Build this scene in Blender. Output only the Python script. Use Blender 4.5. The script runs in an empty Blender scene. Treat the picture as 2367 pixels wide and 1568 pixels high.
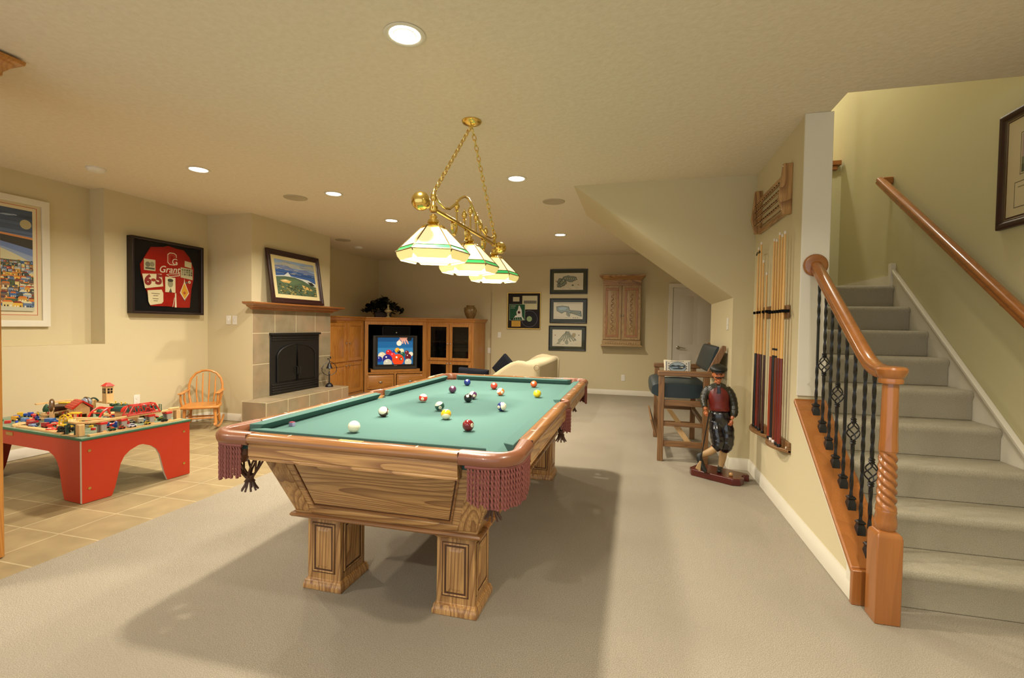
import bpy, bmesh, math, random
from mathutils import Matrix, Vector, Euler
random.seed(7)
PI = math.pi
SC = bpy.context.scene
COL = SC.collection
def hexc(h, a=1.0):
    h = h.lstrip('#'); o = []
    for i in (0, 2, 4):
        v = int(h[i:i+2], 16)/255
        o.append(v/12.92 if v <= .04045 else ((v+.055)/1.055)**2.4)
    return (o[0], o[1], o[2], a)
def C(x): return hexc(x) if isinstance(x, str) else (tuple(x)+(1,) if len(x) == 3 else tuple(x))

# ---------------------------------------------------------------- materials
def new_mat(name):
    m = bpy.data.materials.new(name); m.use_nodes = True
    nt = m.node_tree; b = nt.nodes['Principled BSDF']
    return m, nt, b
def setp(b, **k):
    for n, v in k.items():
        b.inputs[n.replace('_', ' ')].default_value = v
def flat(name, col, rough=.5, metal=0., spec=.5, bump=0., bscale=200., emit=None, estr=0., coat=0.):
    m, nt, b = new_mat(name)
    setp(b, Base_Color=C(col), Roughness=rough, Metallic=metal)
    b.inputs['Specular IOR Level'].default_value = spec
    if coat: b.inputs['Coat Weight'].default_value = coat; b.inputs['Coat Roughness'].default_value = .08
    if emit: b.inputs['Emission Color'].default_value = C(emit); b.inputs['Emission Strength'].default_value = estr
    if bump:
        tc = nt.nodes.new('ShaderNodeTexCoord'); n = nt.nodes.new('ShaderNodeTexNoise'); bp = nt.nodes.new('ShaderNodeBump')
        n.inputs['Scale'].default_value = bscale; n.inputs['Detail'].default_value = 3
        nt.links.new(tc.outputs['Object'], n.inputs['Vector']); nt.links.new(n.outputs['Fac'], bp.inputs['Height'])
        bp.inputs['Strength'].default_value = bump; bp.inputs['Distance'].default_value = .004
        nt.links.new(bp.outputs['Normal'], b.inputs['Normal'])
    return m
def mottled(name, c1, c2, scale, rough=.9, bump=.3, bscale=300., bdist=.004, spec=.2, c3=None, scale2=4., amt2=.35):
    m, nt, b = new_mat(name); L = nt.links
    tc = nt.nodes.new('ShaderNodeTexCoord')
    n = nt.nodes.new('ShaderNodeTexNoise'); n.inputs['Scale'].default_value = scale; n.inputs['Detail'].default_value = 4
    r = nt.nodes.new('ShaderNodeValToRGB'); r.color_ramp.elements[0].color = C(c1); r.color_ramp.elements[1].color = C(c2)
    r.color_ramp.elements[0].position = .35; r.color_ramp.elements[1].position = .65
    L.new(tc.outputs['Object'], n.inputs['Vector']); L.new(n.outputs['Fac'], r.inputs['Fac'])
    out = r.outputs['Color']
    if c3:
        n2 = nt.nodes.new('ShaderNodeTexNoise'); n2.inputs['Scale'].default_value = scale2; n2.inputs['Detail'].default_value = 2
        L.new(tc.outputs['Object'], n2.inputs['Vector'])
        mr = nt.nodes.new('ShaderNodeMapRange'); mr.inputs[1].default_value = .45; mr.inputs[2].default_value = .7; mr.inputs[4].default_value = amt2
        L.new(n2.outputs['Fac'], mr.inputs[0])
        mx = nt.nodes.new('ShaderNodeMix'); mx.data_type = 'RGBA'; L.new(mr.outputs[0], mx.inputs[0]); L.new(out, mx.inputs[6]); mx.inputs[7].default_value = C(c3)
        out = mx.outputs[2]
    L.new(out, b.inputs['Base Color'])
    n3 = nt.nodes.new('ShaderNodeTexNoise'); n3.inputs['Scale'].default_value = bscale; n3.inputs['Detail'].default_value = 3
    bp = nt.nodes.new('ShaderNodeBump'); bp.inputs['Strength'].default_value = bump; bp.inputs['Distance'].default_value = bdist
    L.new(tc.outputs['Object'], n3.inputs['Vector']); L.new(n3.outputs['Fac'], bp.inputs['Height']); L.new(bp.outputs['Normal'], b.inputs['Normal'])
    setp(b, Roughness=rough); b.inputs['Specular IOR Level'].default_value = spec
    return m
def wood(name, light, dark, axis=0, rough=.35, rings=9., cross=5., along=.7, contrast=1., fine=90., coat=.0, sharp=.55):
    """plain-sawn grain running along one local axis: contour lines of a stretched noise, plus fine pores"""
    m, nt, b = new_mat(name); L = nt.links
    tc = nt.nodes.new('ShaderNodeTexCoord'); mp = nt.nodes.new('ShaderNodeMapping')
    s = [cross]*3; s[axis] = along; mp.inputs['Scale'].default_value = s
    L.new(tc.outputs['Object'], mp.inputs['Vector'])
    n = nt.nodes.new('ShaderNodeTexNoise'); n.inputs['Scale'].default_value = 1.; n.inputs['Detail'].default_value = 1.5; n.inputs['Roughness'].default_value = .35
    L.new(mp.outputs[0], n.inputs['Vector'])
    mu = nt.nodes.new('ShaderNodeMath'); mu.operation = 'MULTIPLY'; mu.inputs[1].default_value = rings*3
    L.new(n.outputs['Fac'], mu.inputs[0])
    fr = nt.nodes.new('ShaderNodeMath'); fr.operation = 'FRACT'; L.new(mu.outputs[0], fr.inputs[0])
    r = nt.nodes.new('ShaderNodeValToRGB')
    r.color_ramp.elements[0].color = (0, 0, 0, 1); r.color_ramp.elements[0].position = 0.
    r.color_ramp.elements[1].color = (1, 1, 1, 1); r.color_ramp.elements[1].position = sharp
    e = r.color_ramp.elements.new(.97); e.color = (.85, .85, .85, 1); e = r.color_ramp.elements.new(1.); e.color = (0, 0, 0, 1)
    L.new(fr.outputs[0], r.inputs['Fac'])
    mp2 = nt.nodes.new('ShaderNodeMapping'); s = [fine]*3; s[axis] = fine*.03; mp2.inputs['Scale'].default_value = s
    L.new(tc.outputs['Object'], mp2.inputs['Vector'])
    n2 = nt.nodes.new('ShaderNodeTexNoise'); n2.inputs['Scale'].default_value = 1.5; n2.inputs['Detail'].default_value = 3
    L.new(mp2.outputs[0], n2.inputs['Vector'])
    r2 = nt.nodes.new('ShaderNodeValToRGB'); r2.color_ramp.elements[0].position = .38; r2.color_ramp.elements[0].color = (.45, .45, .45, 1); r2.color_ramp.elements[1].position = .56
    L.new(n2.outputs['Fac'], r2.inputs['Fac'])
    ml = nt.nodes.new('ShaderNodeMath'); ml.operation = 'MULTIPLY'; L.new(r.outputs['Color'], ml.inputs[0]); L.new(r2.outputs['Color'], ml.inputs[1])
    iv = nt.nodes.new('ShaderNodeMapRange'); iv.inputs[3].default_value = contrast; iv.inputs[4].default_value = 0.; L.new(ml.outputs[0], iv.inputs[0])
    mx = nt.nodes.new('ShaderNodeMix'); mx.data_type = 'RGBA'; mx.inputs[6].default_value = C(light); mx.inputs[7].default_value = C(dark)
    L.new(iv.outputs[0], mx.inputs[0]); L.new(mx.outputs[2], b.inputs['Base Color'])
    setp(b, Roughness=rough)
    if coat: b.inputs['Coat Weight'].default_value = coat; b.inputs['Coat Roughness'].default_value = .12
    return m
def woods(name, *a, **k): return [wood(name+'_'+'xyz'[i], *a, axis=i, **k) for i in range(3)]
def vcol(name, rough=.5, emit=0., spec=.3, coat=0.):
    m, nt, b = new_mat(name); at = nt.nodes.new('ShaderNodeAttribute'); at.attribute_name = 'paint'
    nt.links.new(at.outputs['Color'], b.inputs['Base Color']); setp(b, Roughness=rough)
    b.inputs['Specular IOR Level'].default_value = spec
    if coat: b.inputs['Coat Weight'].default_value = coat
    if emit:
        nt.links.new(at.outputs['Color'], b.inputs['Emission Color']); b.inputs['Emission Strength'].default_value = emit
    return m
def glass_mat(name, fac=.06, tint=(1, 1, 1, 1)):
    m, nt, b = new_mat(name); nt.nodes.remove(b); L = nt.links
    o = [x for x in nt.nodes if x.type == 'OUTPUT_MATERIAL'][0]
    t = nt.nodes.new('ShaderNodeBsdfTransparent'); t.inputs[0].default_value = tint
    g = nt.nodes.new('ShaderNodeBsdfGlossy'); g.inputs['Roughness'].default_value = .03
    lw0 = nt.nodes.new('ShaderNodeLayerWeight'); lw0.inputs[0].default_value = .5
    pw = nt.nodes.new('ShaderNodeMath'); pw.operation = 'POWER'; pw.inputs[1].default_value = 4; L.new(lw0.outputs['Facing'], pw.inputs[0])
    lw = nt.nodes.new('ShaderNodeMath'); lw.operation = 'MULTIPLY_ADD'; lw.inputs[1].default_value = .8; lw.inputs[2].default_value = .02; L.new(pw.outputs[0], lw.inputs[0])
    mx = nt.nodes.new('ShaderNodeMixShader'); L.new(lw.outputs[0], mx.inputs[0]); L.new(t.outputs[0], mx.inputs[1]); L.new(g.outputs[0], mx.inputs[2]); L.new(mx.outputs[0], o.inputs['Surface'])
    return m
def tile_mat(name, w, h, ox, oy, c1, c2, grout, mort=.006):
    m, nt, b = new_mat(name); L = nt.links
    tc = nt.nodes.new('ShaderNodeTexCoord'); mp = nt.nodes.new('ShaderNodeMapping'); mp.inputs['Location'].default_value = (-ox, -oy, 0)
    L.new(tc.outputs['Object'], mp.inputs['Vector'])
    br = nt.nodes.new('ShaderNodeTexBrick'); br.offset = 0; br.squash = 1
    br.inputs['Scale'].default_value = 1; br.inputs['Brick Width'].default_value = w; br.inputs['Row Height'].default_value = h
    br.inputs['Mortar Size'].default_value = mort; br.inputs['Mortar Smooth'].default_value = .3
    br.inputs['Color1'].default_value = C(c1); br.inputs['Color2'].default_value = C(c2); br.inputs['Mortar'].default_value = C(grout)
    L.new(mp.outputs[0], br.inputs['Vector'])
    n = nt.nodes.new('ShaderNodeTexNoise'); n.inputs['Scale'].default_value = 6; n.inputs['Detail'].default_value = 6; n.inputs['Distortion'].default_value = .4
    L.new(tc.outputs['Object'], n.inputs['Vector'])
    mr = nt.nodes.new('ShaderNodeMapRange'); mr.inputs[1].default_value = .3; mr.inputs[2].default_value = .7; mr.inputs[3].default_value = .86; mr.inputs[4].default_value = 1.12
    L.new(n.outputs['Fac'], mr.inputs[0])
    mx = nt.nodes.new('ShaderNodeMix'); mx.data_type = 'RGBA'; mx.blend_type = 'MULTIPLY'; mx.inputs[0].default_value = 1
    L.new(br.outputs['Color'], mx.inputs[6]); L.new(mr.outputs[0], mx.inputs[7]); L.new(mx.outputs[2], b.inputs['Base Color'])
    bp = nt.nodes.new('ShaderNodeBump'); bp.inputs['Strength'].default_value = .4; bp.inputs['Distance'].default_value = .003; bp.invert = True
    L.new(br.outputs['Fac'], bp.inputs['Height']); L.new(bp.outputs['Normal'], b.inputs['Normal'])
    setp(b, Roughness=.5); b.inputs['Specular IOR Level'].default_value = .3
    return m

WALL, CEIL = '#c8bc99', '#cfc6a8'
M = {}
M['wall'] = flat('wall_paint', WALL, .85, spec=.15, bump=.08, bscale=120)
M['wall_green'] = flat('stairwell_paint', '#bdb78f', .85, spec=.15, bump=.08, bscale=120)
M['ceiling'] = mottled('ceiling_texture', '#d8ccb4', '#ddd2bc', 30, .95, .35, 38, .006, .1)
M['white'] = flat('trim_paint', '#d6d0be', .45, spec=.4)
M['door'] = flat('door_paint', '#cfc9bb', .5, spec=.3)
M['plastic'] = flat('wall_plate_plastic', '#dedad0', .4)
M['carpet'] = mottled('carpet_pile', '#988e7c', '#c4baa6', 260, 1., .9, 420, .01, .05, c3='#9f9584', scale2=1.3, amt2=.45)
M['stair_carpet'] = mottled('stair_carpet_pile', '#aaa28c', '#c3baa2', 260, 1., .9, 420, .01, .05)
M['tile'] = tile_mat('floor_tile', .325, .325, -3.03, 2.09, '#93825f', '#8b7a58', '#a99a76')
M['ftile'] = mottled('hearth_tile', '#8c8068', '#7d7158', 5, .5, .1, 60, .002, .3, c3='#a5876a', scale2=2.2, amt2=.7)
M['grout'] = flat('tile_grout', '#c2b593', .9)
OAK = woods('oak', '#bb9058', '#7e5530', rough=.38, rings=8, coat=.25)
OAKD = woods('oak_rail', '#98683a', '#6b4322', rough=.25, rings=5, coat=.5, contrast=.8)
HON = woods('honey_oak', '#b97e38', '#935a22', rough=.35, rings=4, cross=8, contrast=.7, coat=.25)
CHE = woods('cherry', '#985e2c', '#7c4a20', rough=.25, rings=2.5, contrast=.45, cross=4, coat=.5)
POAK = woods('pickled_oak', '#b09364', '#82643c', rough=.45, rings=9, cross=9, contrast=.85)
BRO = woods('brown_oak', '#855f38', '#5c4024', rough=.4, rings=7, cross=8, contrast=.8)
TOY = woods('beech', '#d8b27a', '#b88f56', rough=.5, rings=3, contrast=.4)
PINE = woods('pine', '#c9873f', '#a76a2c', rough=.35, rings=3, contrast=.5, coat=.2)
MAH = woods('mahogany', '#300f0c', '#190706', rough=.4, rings=4, contrast=.6, coat=.1)
M['felt'] = mottled('green_felt', '#48645d', '#507069', 400, 1., .15, 900, .001, .1)
M['groove'] = flat('dark_groove', '#4a2c14', .6)
M['leather'] = flat('brown_leather', '#7a4a30', .35, bump=.15, bscale=90, coat=.3)
M['leather_dark'] = flat('pocket_leather', '#54382a', .5)
M['rope'] = flat('maroon_cord', '#7a443c', .8)
M['brass'] = flat('polished_brass', '#e4c670', .16, 1.)
M['brass_soft'] = flat('brass_plate', '#c9ad62', .3, 1.)
M['pearl'] = flat('sight_inlay', '#e8dcc0', .3)
M['black_iron'] = flat('black_iron', '#121213', .4, bump=.1, bscale=60)
M['black'] = flat('black_paint', '#0b0b0c', .35)
M['blackm'] = flat('black_matte', '#080808', .8, spec=.15)
M['nickel'] = flat('satin_nickel', '#b9b3a6', .3, 1.)
M['green_vinyl'] = flat('green_vinyl', '#15272b', .42, bump=.1, bscale=90)
M['cream_fabric'] = mottled('cream_upholstery', '#beb08e', '#c8ba98', 200, .9, .2, 500, .002, .1)
M['dark_fabric'] = mottled('charcoal_fabric', '#15161a', '#20222a', 150, .9, .3, 400, .002, .1)
M['red_lam'] = flat('red_laminate', '#b0341a', .4, spec=.35)
M['white_edge'] = flat('white_edge', '#ddd5cc', .5)
M['green_edge'] = flat('green_tabletop', '#2f5f42', .5)
M['toy_top'] = mottled('printed_play_top', '#5f7a62', '#8a8f78', 14, .5, .0, 100, .001, .3)
M['glass'] = glass_mat('picture_glass')
M['smoke_glass'] = glass_mat('smoked_glass', tint=(.5, .47, .42, 1))
M['paint'] = vcol('printed_colours', .5)
M['paint_gloss'] = vcol('glossy_colours', .25, coat=.3)
M['screen'] = vcol('screen_picture', .15, emit=.6)
M['lamp_face'] = flat('lamp_diffuser', '#ffffff', .5, emit='#fff6e0', estr=14.)
M['paper'] = flat('paper', '#d9cfb4', .8)
M['plant'] = flat('dark_leaf', '#11180d', .45)
M['crystal'] = flat('cut_glass', '#b5a878', .12, .0, .9, coat=1.)
M['vase'] = mottled('glazed_pottery', '#6e5732', '#8a7146', 12, .25, .1, 50, .001, .6)

# ---------------------------------------------------------------- mesh builder
class MB:
    def __init__(s): s.v = []; s.f = []; s.mi = []; s.c = []; s.m = 0; s.col = (1, 1, 1, 1); s.T = None
    def add(s, vs, fs):
        k = len(s.v)
        for p in vs:
            p = Vector(p)
            s.v.append(s.T @ p if s.T is not None else p)
        for f in fs:
            s.f.append([k+i for i in f]); s.mi.append(s.m); s.c.append(s.col)
        return s
    def box(s, x0, x1, y0, y1, z0, z1):
        return s.add([(x0, y0, z0), (x1, y0, z0), (x1, y1, z0), (x0, y1, z0), (x0, y0, z1), (x1, y0, z1), (x1, y1, z1), (x0, y1, z1)],
                     [(0, 3, 2, 1), (4, 5, 6, 7), (0, 1, 5, 4), (1, 2, 6, 5), (2, 3, 7, 6), (3, 0, 4, 7)])
    def loft(s, rings, cap=True, closed=True):
        n = len(rings[0]); vs = [p for r in rings for p in r]; fs = []
        for i in range(len(rings)-1):
            for j in range(n if closed else n-1):
                a = i*n+j; b = i*n+(j+1) % n
                fs.append((a, b, b+n, a+n))
        if cap:
            fs.append(tuple(reversed(range(n)))); fs.append(tuple((len(rings)-1)*n+j for j in range(n)))
        return s.add(vs, fs)
    def prism(s, poly, h0, h1, ax=2):
        """poly: 2D points extruded along ax (0:x with (y,z); 1:y with (x,z); 2:z with (x,y))"""
        def P(p, h): return (h, p[0], p[1]) if ax == 0 else ((p[0], h, p[1]) if ax == 1 else (p[0], p[1], h))
        return s.loft([[P(p, h0) for p in poly], [P(p, h1) for p in poly]])
    def lathe(s, prof, c=(0, 0, 0), n=24, ax=2, cap=True):
        rings = []
        for r, z in prof:
            ring = []
            for i in range(n):
                a = 2*PI*i/n; u, w = r*math.cos(a), r*math.sin(a)
                ring.append((c[0]+u, c[1]+w, c[2]+z) if ax == 2 else ((c[0]+z, c[1]+u, c[2]+w) if ax == 0 else (c[0]+u, c[1]+z, c[2]+w)))
            rings.append(ring)
        return s.loft(rings, cap)
    def tube(s, pts, r, n=8, closed=False, cap=True, flat_=None):
        pts = [Vector(p) for p in pts]; k = len(pts); rr = r if isinstance(r, (list, tuple)) else [r]*k
        rings = []; up = None
        for i, p in enumerate(pts):
            if closed: t = pts[(i+1) % k]-pts[i-1]
            else: t = pts[min(i+1, k-1)]-pts[max(i-1, 0)]
            t.normalize()
            if up is None:
                up = Vector((0, 0, 1)) if abs(t.z) < .9 else Vector((1, 0, 0))
            a = t.cross(up)
            if a.length < 1e-6: up = Vector((1, 0, 0)); a = t.cross(up)
            a.normalize(); b = a.cross(t).normalized(); up = b
            fl = flat_ if flat_ else 1.
            rings.append([p+a*math.cos(2*PI*j/n)*rr[i]+b*math.sin(2*PI*j/n)*rr[i]*fl for j in range(n)])
        if closed: rings.append(rings[0]); cap = False
        return s.loft(rings, cap)
    def cyl(s, p, q, r0, r1=None, n=16): return s.tube([p, q], [r0, r0 if r1 is None else r1], n)
    def ball(s, c, r, n=16, m=10):
        r = r if isinstance(r, (tuple, list)) else (r, r, r)
        rings = []
        for i in range(1, m):
            a = PI*i/m
            rings.append([(c[0]+r[0]*math.sin(a)*math.cos(2*PI*j/n), c[1]+r[1]*math.sin(a)*math.sin(2*PI*j/n), c[2]-r[2]*math.cos(a)) for j in range(n)])
        k = len(s.v); s.loft(rings, False)
        b0 = (c[0], c[1], c[2]-r[2]); b1 = (c[0], c[1], c[2]+r[2])
        s.add([b0]+rings[0], [(0, 1+(j+1) % n, 1+j) for j in range(n)])
        s.add([b1]+rings[-1], [(0, 1+j, 1+(j+1) % n) for j in range(n)])
        return s
    def poly(s, pts): return s.add(pts, [tuple(range(len(pts)))])
    def build(s, name, mats, parent=None, world=False, bevel=0., seg=2, sub=0, angle=35, weld=False):
        me = bpy.data.meshes.new(name)
        vs = s.v
        if world and parent is not None:
            iv = wmat(parent).inverted(); vs = [iv @ v for v in vs]
        me.from_pydata([tuple(v) for v in vs], [], s.f)
        mats = mats if isinstance(mats, (list, tuple)) else [mats]
        for m in mats: me.materials.append(m)
        me.polygons.foreach_set('material_index', [min(i, len(mats)-1) for i in s.mi])
        if any(m.name.startswith(('printed_colours', 'glossy_colours', 'screen_picture')) for m in mats):
            at = me.color_attributes.new('paint', 'FLOAT_COLOR', 'CORNER'); data = []
            for p, c in zip(me.polygons, s.c):
                for _ in range(p.loop_total): data.extend(c)
            at.data.foreach_set('color', data)
        bm = bmesh.new(); bm.from_mesh(me)
        if weld: bmesh.ops.remove_doubles(bm, verts=bm.verts, dist=1e-5)
        bmesh.ops.recalc_face_normals(bm, faces=bm.faces); bm.to_mesh(me); bm.free()
        me.shade_smooth(); me.set_sharp_from_angle(angle=math.radians(angle))
        o = bpy.data.objects.new(name, me); COL.objects.link(o)
        if parent is not None: o.parent = parent
        if bevel:
            b = o.modifiers.new('bevel', 'BEVEL'); b.width = bevel; b.segments = seg; b.limit_method = 'ANGLE'; b.angle_limit = math.radians(40); b.harden_normals = False
        if sub:
            u = o.modifiers.new('sub', 'SUBSURF'); u.levels = sub; u.render_levels = sub
        return o
def wmat(o):
    m = o.matrix_basis.copy()
    while o.parent: o = o.parent; m = o.matrix_basis @ m
    return m
def tag(o, label, cat, group=None, kind=None):
    if label: o['label'] = label
    if cat: o['category'] = cat
    if group: o['group'] = group
    if kind: o['kind'] = kind
    return o
def thing(name, label, cat, loc=(0, 0, 0), rz=0, group=None):
    o = bpy.data.objects.new(name, None); COL.objects.link(o); o.empty_display_size = .1
    o.location = loc; o.rotation_euler = (0, 0, math.radians(rz))
    return tag(o, label, cat, group)
def copy_tree(o, parent=None):
    c = o.copy(); COL.objects.link(c)
    if parent is not None: c.parent = parent
    for ch in list(o.children): copy_tree(ch, c)
    return c
def struct(o): o['kind'] = 'structure'; return o
def B(x0, x1, y0, y1, z0, z1): return MB().box(x0, x1, y0, y1, z0, z1)
def text_obj(s, size, mat, parent, name, M4, ext=.0006, align='CENTER', shear=0., bold=0.):
    cu = bpy.data.curves.new('t', 'FONT'); cu.body = s; cu.size = size; cu.extrude = ext; cu.align_x = align; cu.align_y = 'CENTER'; cu.shear = shear; cu.resolution_u = 3; cu.offset = bold
    to = bpy.data.objects.new('t', cu); me = bpy.data.meshes.new_from_object(to)
    bpy.data.objects.remove(to); bpy.data.curves.remove(cu)
    me.transform(M4); me.materials.clear(); me.materials.append(mat)
    o = bpy.data.objects.new(name, me); COL.objects.link(o); o.parent = parent
    return o
# text upright facing local -Y at (x,y,z)
def TM(x, y, z, rot=0.): return Matrix.Translation((x, y, z)) @ Matrix.Rotation(math.radians(rot), 4, 'Y') @ Matrix.Rotation(PI/2, 4, 'X')
def sp_text(s, size, mat, parent, name, x, y, z, rot=0., **k): return text_obj(s, size, mat, parent, name, TM(x, y, z, rot), **k)

# layers of flat printed shapes: list of (colour, [(x,z)...]) facing local -Y
def art(name, layers, parent, y, mat=None, step=.0003):
    b = MB()
    for i, (c, pts) in enumerate(layers):
        b.col = C(c); b.poly([(p[0], y-step*i, p[1]) for p in pts])
    o = b.build(name, mat or M['paint'], parent)
    return o
def rect(x0, x1, z0, z1): return [(x0, z0), (x1, z0), (x1, z1), (x0, z1)]
def disc(x, z, r, n=20, ry=None): return [(x+r*math.cos(2*PI*i/n), z+(ry or r)*math.sin(2*PI*i/n)) for i in range(n)]
def stroke(pts, w):
    """thin ribbon polygons along a polyline"""
    out = []
    for a, b in zip(pts[:-1], pts[1:]):
        dx, dz = b[0]-a[0], b[1]-a[1]; l = math.hypot(dx, dz) or 1; nx, nz = -dz/l*w/2, dx/l*w/2
        out.append([(a[0]+nx, a[1]+nz), (b[0]+nx, b[1]+nz), (b[0]-nx, b[1]-nz), (a[0]-nx, a[1]-nz)])
    return out
def frame_mesh(w, h, fw, d, mat, parent, name='frame', prof=None, bevel=.003):
    """mitred frame, outer 0..w x 0..h, back at y=0, front at y=-d"""
    b = MB(); prof = prof or [(0, 0), (0, -d), (fw*.4, -d), (fw, -d*.75), (fw, 0)]
    def ring(cx, cz, sx, sz): return [(cx+sx*p[0], p[1], cz+sz*p[0]) for p in prof]
    rs = [ring(0, 0, 1, 1), ring(w, 0, -1, 1), ring(w, h, -1, -1), ring(0, h, 1, -1)]
    rs.append(rs[0]); b.loft(rs, cap=False)
    return b.build(name, mat, parent, bevel=bevel, weld=True)
def outlet(label, loc, rz, kind='outlet', name='wall_outlet'):
    t = thing(name, label, 'outlet' if kind == 'outlet' else 'switch', loc, rz)
    B(-.035, .035, -.007, 0, -.058, .058).build('cover_plate', M['plastic'], t, bevel=.003)
    if kind == 'outlet':
        for z in (-.022, .022):
            MB().lathe([(.016, 0), (.016, -.003)], (0, -.007, z), 14, 1).build('socket', M['white_edge'], t)
    else:
        B(-.008, .008, -.012, -.007, -.015, .015).build('toggle', M['plastic'], t, bevel=.002)
    return t
# ================================================================ SETTING
H = 2.70; YB = -1.6
XL, XR, YW = -5.5, 2.08, 9.40
def S(name, mb, mat, **k): return struct(mb.build(name, mat, None, **k))
S('floor', B(-3.03, XR, YB, 9.6, -.1, 0), M['carpet'])
S('floor', B(-6.0, -3.03, YB, 6.9, -.1, -.004), M['tile'])
S('floor', B(-6.0, -3.03, 6.9, 9.6, -.1, 0), M['carpet'])
# ceiling with the stair opening (x 1.18..2.08, y > 3.24)
b = MB(); b.box(-6.0, 1.18, YB, 9.7, H, H+.3); b.box(1.18, XR+.1, YB, 3.24, H, H+.3); b.box(1.18, XR+.1, 6.2, 9.7, H, H+.3)
S('ceiling', b, M['ceiling'])
# left wall with a niche above the ledge
b = MB(); b.box(-6.0, XL, YB, 5.13, 0, 1.04); b.box(-6.0, XL, 3.86, 5.13, 1.04, H); b.box(-6.0, -5.70, YB, 3.86, 1.04, H)
S('wall_left', b, M['wall'])
S('wall_left', B(-6.0, XL, 6.76, 9.6, 0, H), M['wall'])
S('wall_chimney', B(-6.0, -4.80, 5.13, 6.76, 0, H), M['wall'])
# back wall, small jog at x=-2.86
S('wall_back', B(-6.0, -2.86, 9.46, 9.7, 0, H), M['wall'])
S('wall_back', B(-2.86, XR+.1, YW, 9.7, 0, H), M['wall'])
# right wall of the room and stairwell, two storeys
S('wall_right', B(XR, XR+.12, YB, 9.7, 0, 5.2), M['wall_green'])
# wall under the upper flight: front face y=4.78, sloping soffit
b = MB(); b.prism([(-.62, H), (.87, 1.59), (.87, 0), (1.19, 0), (1.19, H)], 4.78, 6.08, 1)
S('wall_stair', b, M['wall'])
# cue wall and post at its end
S('wall_right', B(1.045, 1.19, 3.50, 4.78, 0, H), M['wall'])
# knee wall under the railing
KS = (.86-.20)/(3.50-2.62)
S('wall_knee', MB().prism([(2.585, 0), (3.50, 0), (3.50, .845), (2.585, .16)], 1.045, 1.19, 0), M['wall'])
# stairwell: landing back wall, upper storey
S('wall_landing', B(1.19, XR, 5.80, 5.95, 0, 3.04), M['wall_green'])
S('wall_upper', B(.2, XR, 7.4, 7.5, 2.7, 5.2), M['wall'])
S('wall_upper', B(1.08, 1.18, 3.24, 7.4, H+.3, 5.2), M['wall'])
S('wall_upper', B(1.18, XR, 3.14, 3.24, H+.3, 5.2), M['wall_green'])
S('ceiling', B(.2, XR+.1, 3.1, 7.5, 5.2, 5.3), M['ceiling'])
S('trim_1', B(1.3, XR, 7.36, 7.4, 3.02, 3.25), M['white'])
# baseboards
def base(name, p, q, nrm, h=.095, t=.014):
    """profile extruded from p to q, thickness towards nrm"""
    prof = [(0, 0), (t, 0), (t, h*.75), (t*.45, h*.9), (t*.3, h), (0, h)]
    r = [[(pt[0]+nrm[0]*a, pt[1]+nrm[1]*a, z) for a, z in prof] for pt in (p, q)]
    return S(name, MB().loft(r), M['white'])
base('baseboard_left', (XL, YB), (XL, 5.13), (1, 0))
base('baseboard_left', (-5.5, 5.13), (-4.80, 5.13), (0, -1))
base('baseboard_back', (-2.86, YW), (.59, YW), (0, -1))
base('baseboard_right', (1.045, 2.60), (1.045, 4.78), (-1, 0), .105)
base('baseboard_right', (.87, 4.78), (1.045, 4.78), (0, -1), .105)
base('baseboard_right', (.87, 4.78), (.87, 6.08), (-1, 0), .105)
# painted trim under the sloping cap
S('trim_2', MB().prism([(2.585, 0), (2.66, 0), (2.66, .155), (3.50, .785), (3.50, .845), (2.585, .16)], 1.033, 1.045, 0), M['white'])
S('trim_3', B(1.035, 1.20, 3.485, 3.50, .87, 2.70), M['white'], bevel=.004)
# door in the back wall
t = thing('door_1', 'cream panelled interior door with lever handle at the end of the back wall', 'door', (.68, YW, 0)); t['kind'] = 'structure'
b = B(0, .78, -.012, 0, .01, 2.05)
for x0, x1 in ((.13, .36), (.43, .66)):
    for z0, z1 in ((.22, .82), (1.0, 1.9)):
        b.loft([[(x0, -.012, z0), (x1, -.012, z0), (x1, -.012, z1), (x0, -.012, z1)], [(x0+.02, -.020, z0+.02), (x1-.02, -.020, z0+.02), (x1-.02, -.020, z1-.02), (x0+.02, -.020, z1-.02)]])
        b.box(x0-.012, x1+.012, -.0125, -.012, z0-.012, z1+.012)
b.build('door_panel', M['door'], t, bevel=.003)
b = B(-.087, -.005, -.025, 0, 0, 2.13); b.box(.785, .87, -.025, 0, 0, 2.13); b.box(-.087, .87, -.026, 0, 2.055, 2.135)
b.build('door_casing', M['white'], t, bevel=.006)
b = MB(); b.lathe([(.032, 0), (.032, -.012), (.02, -.02), (.012, -.05)], (.10, -.012, .94), 20, 1); b.tube([(.10, -.058, .94), (.15, -.062, .945), (.19, -.058, .935), (.225, -.062, .93)], [.011, .010, .009, .007], 10)
b.build('door_handle', M['nickel'], t)

# ---------------------------------------------------------------- fireplace
fp = thing('fireplace', 'corner gas fireplace with tan tile surround and raised tiled hearth', 'fireplace', (-4.80, 5.95, 0), 90)
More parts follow.
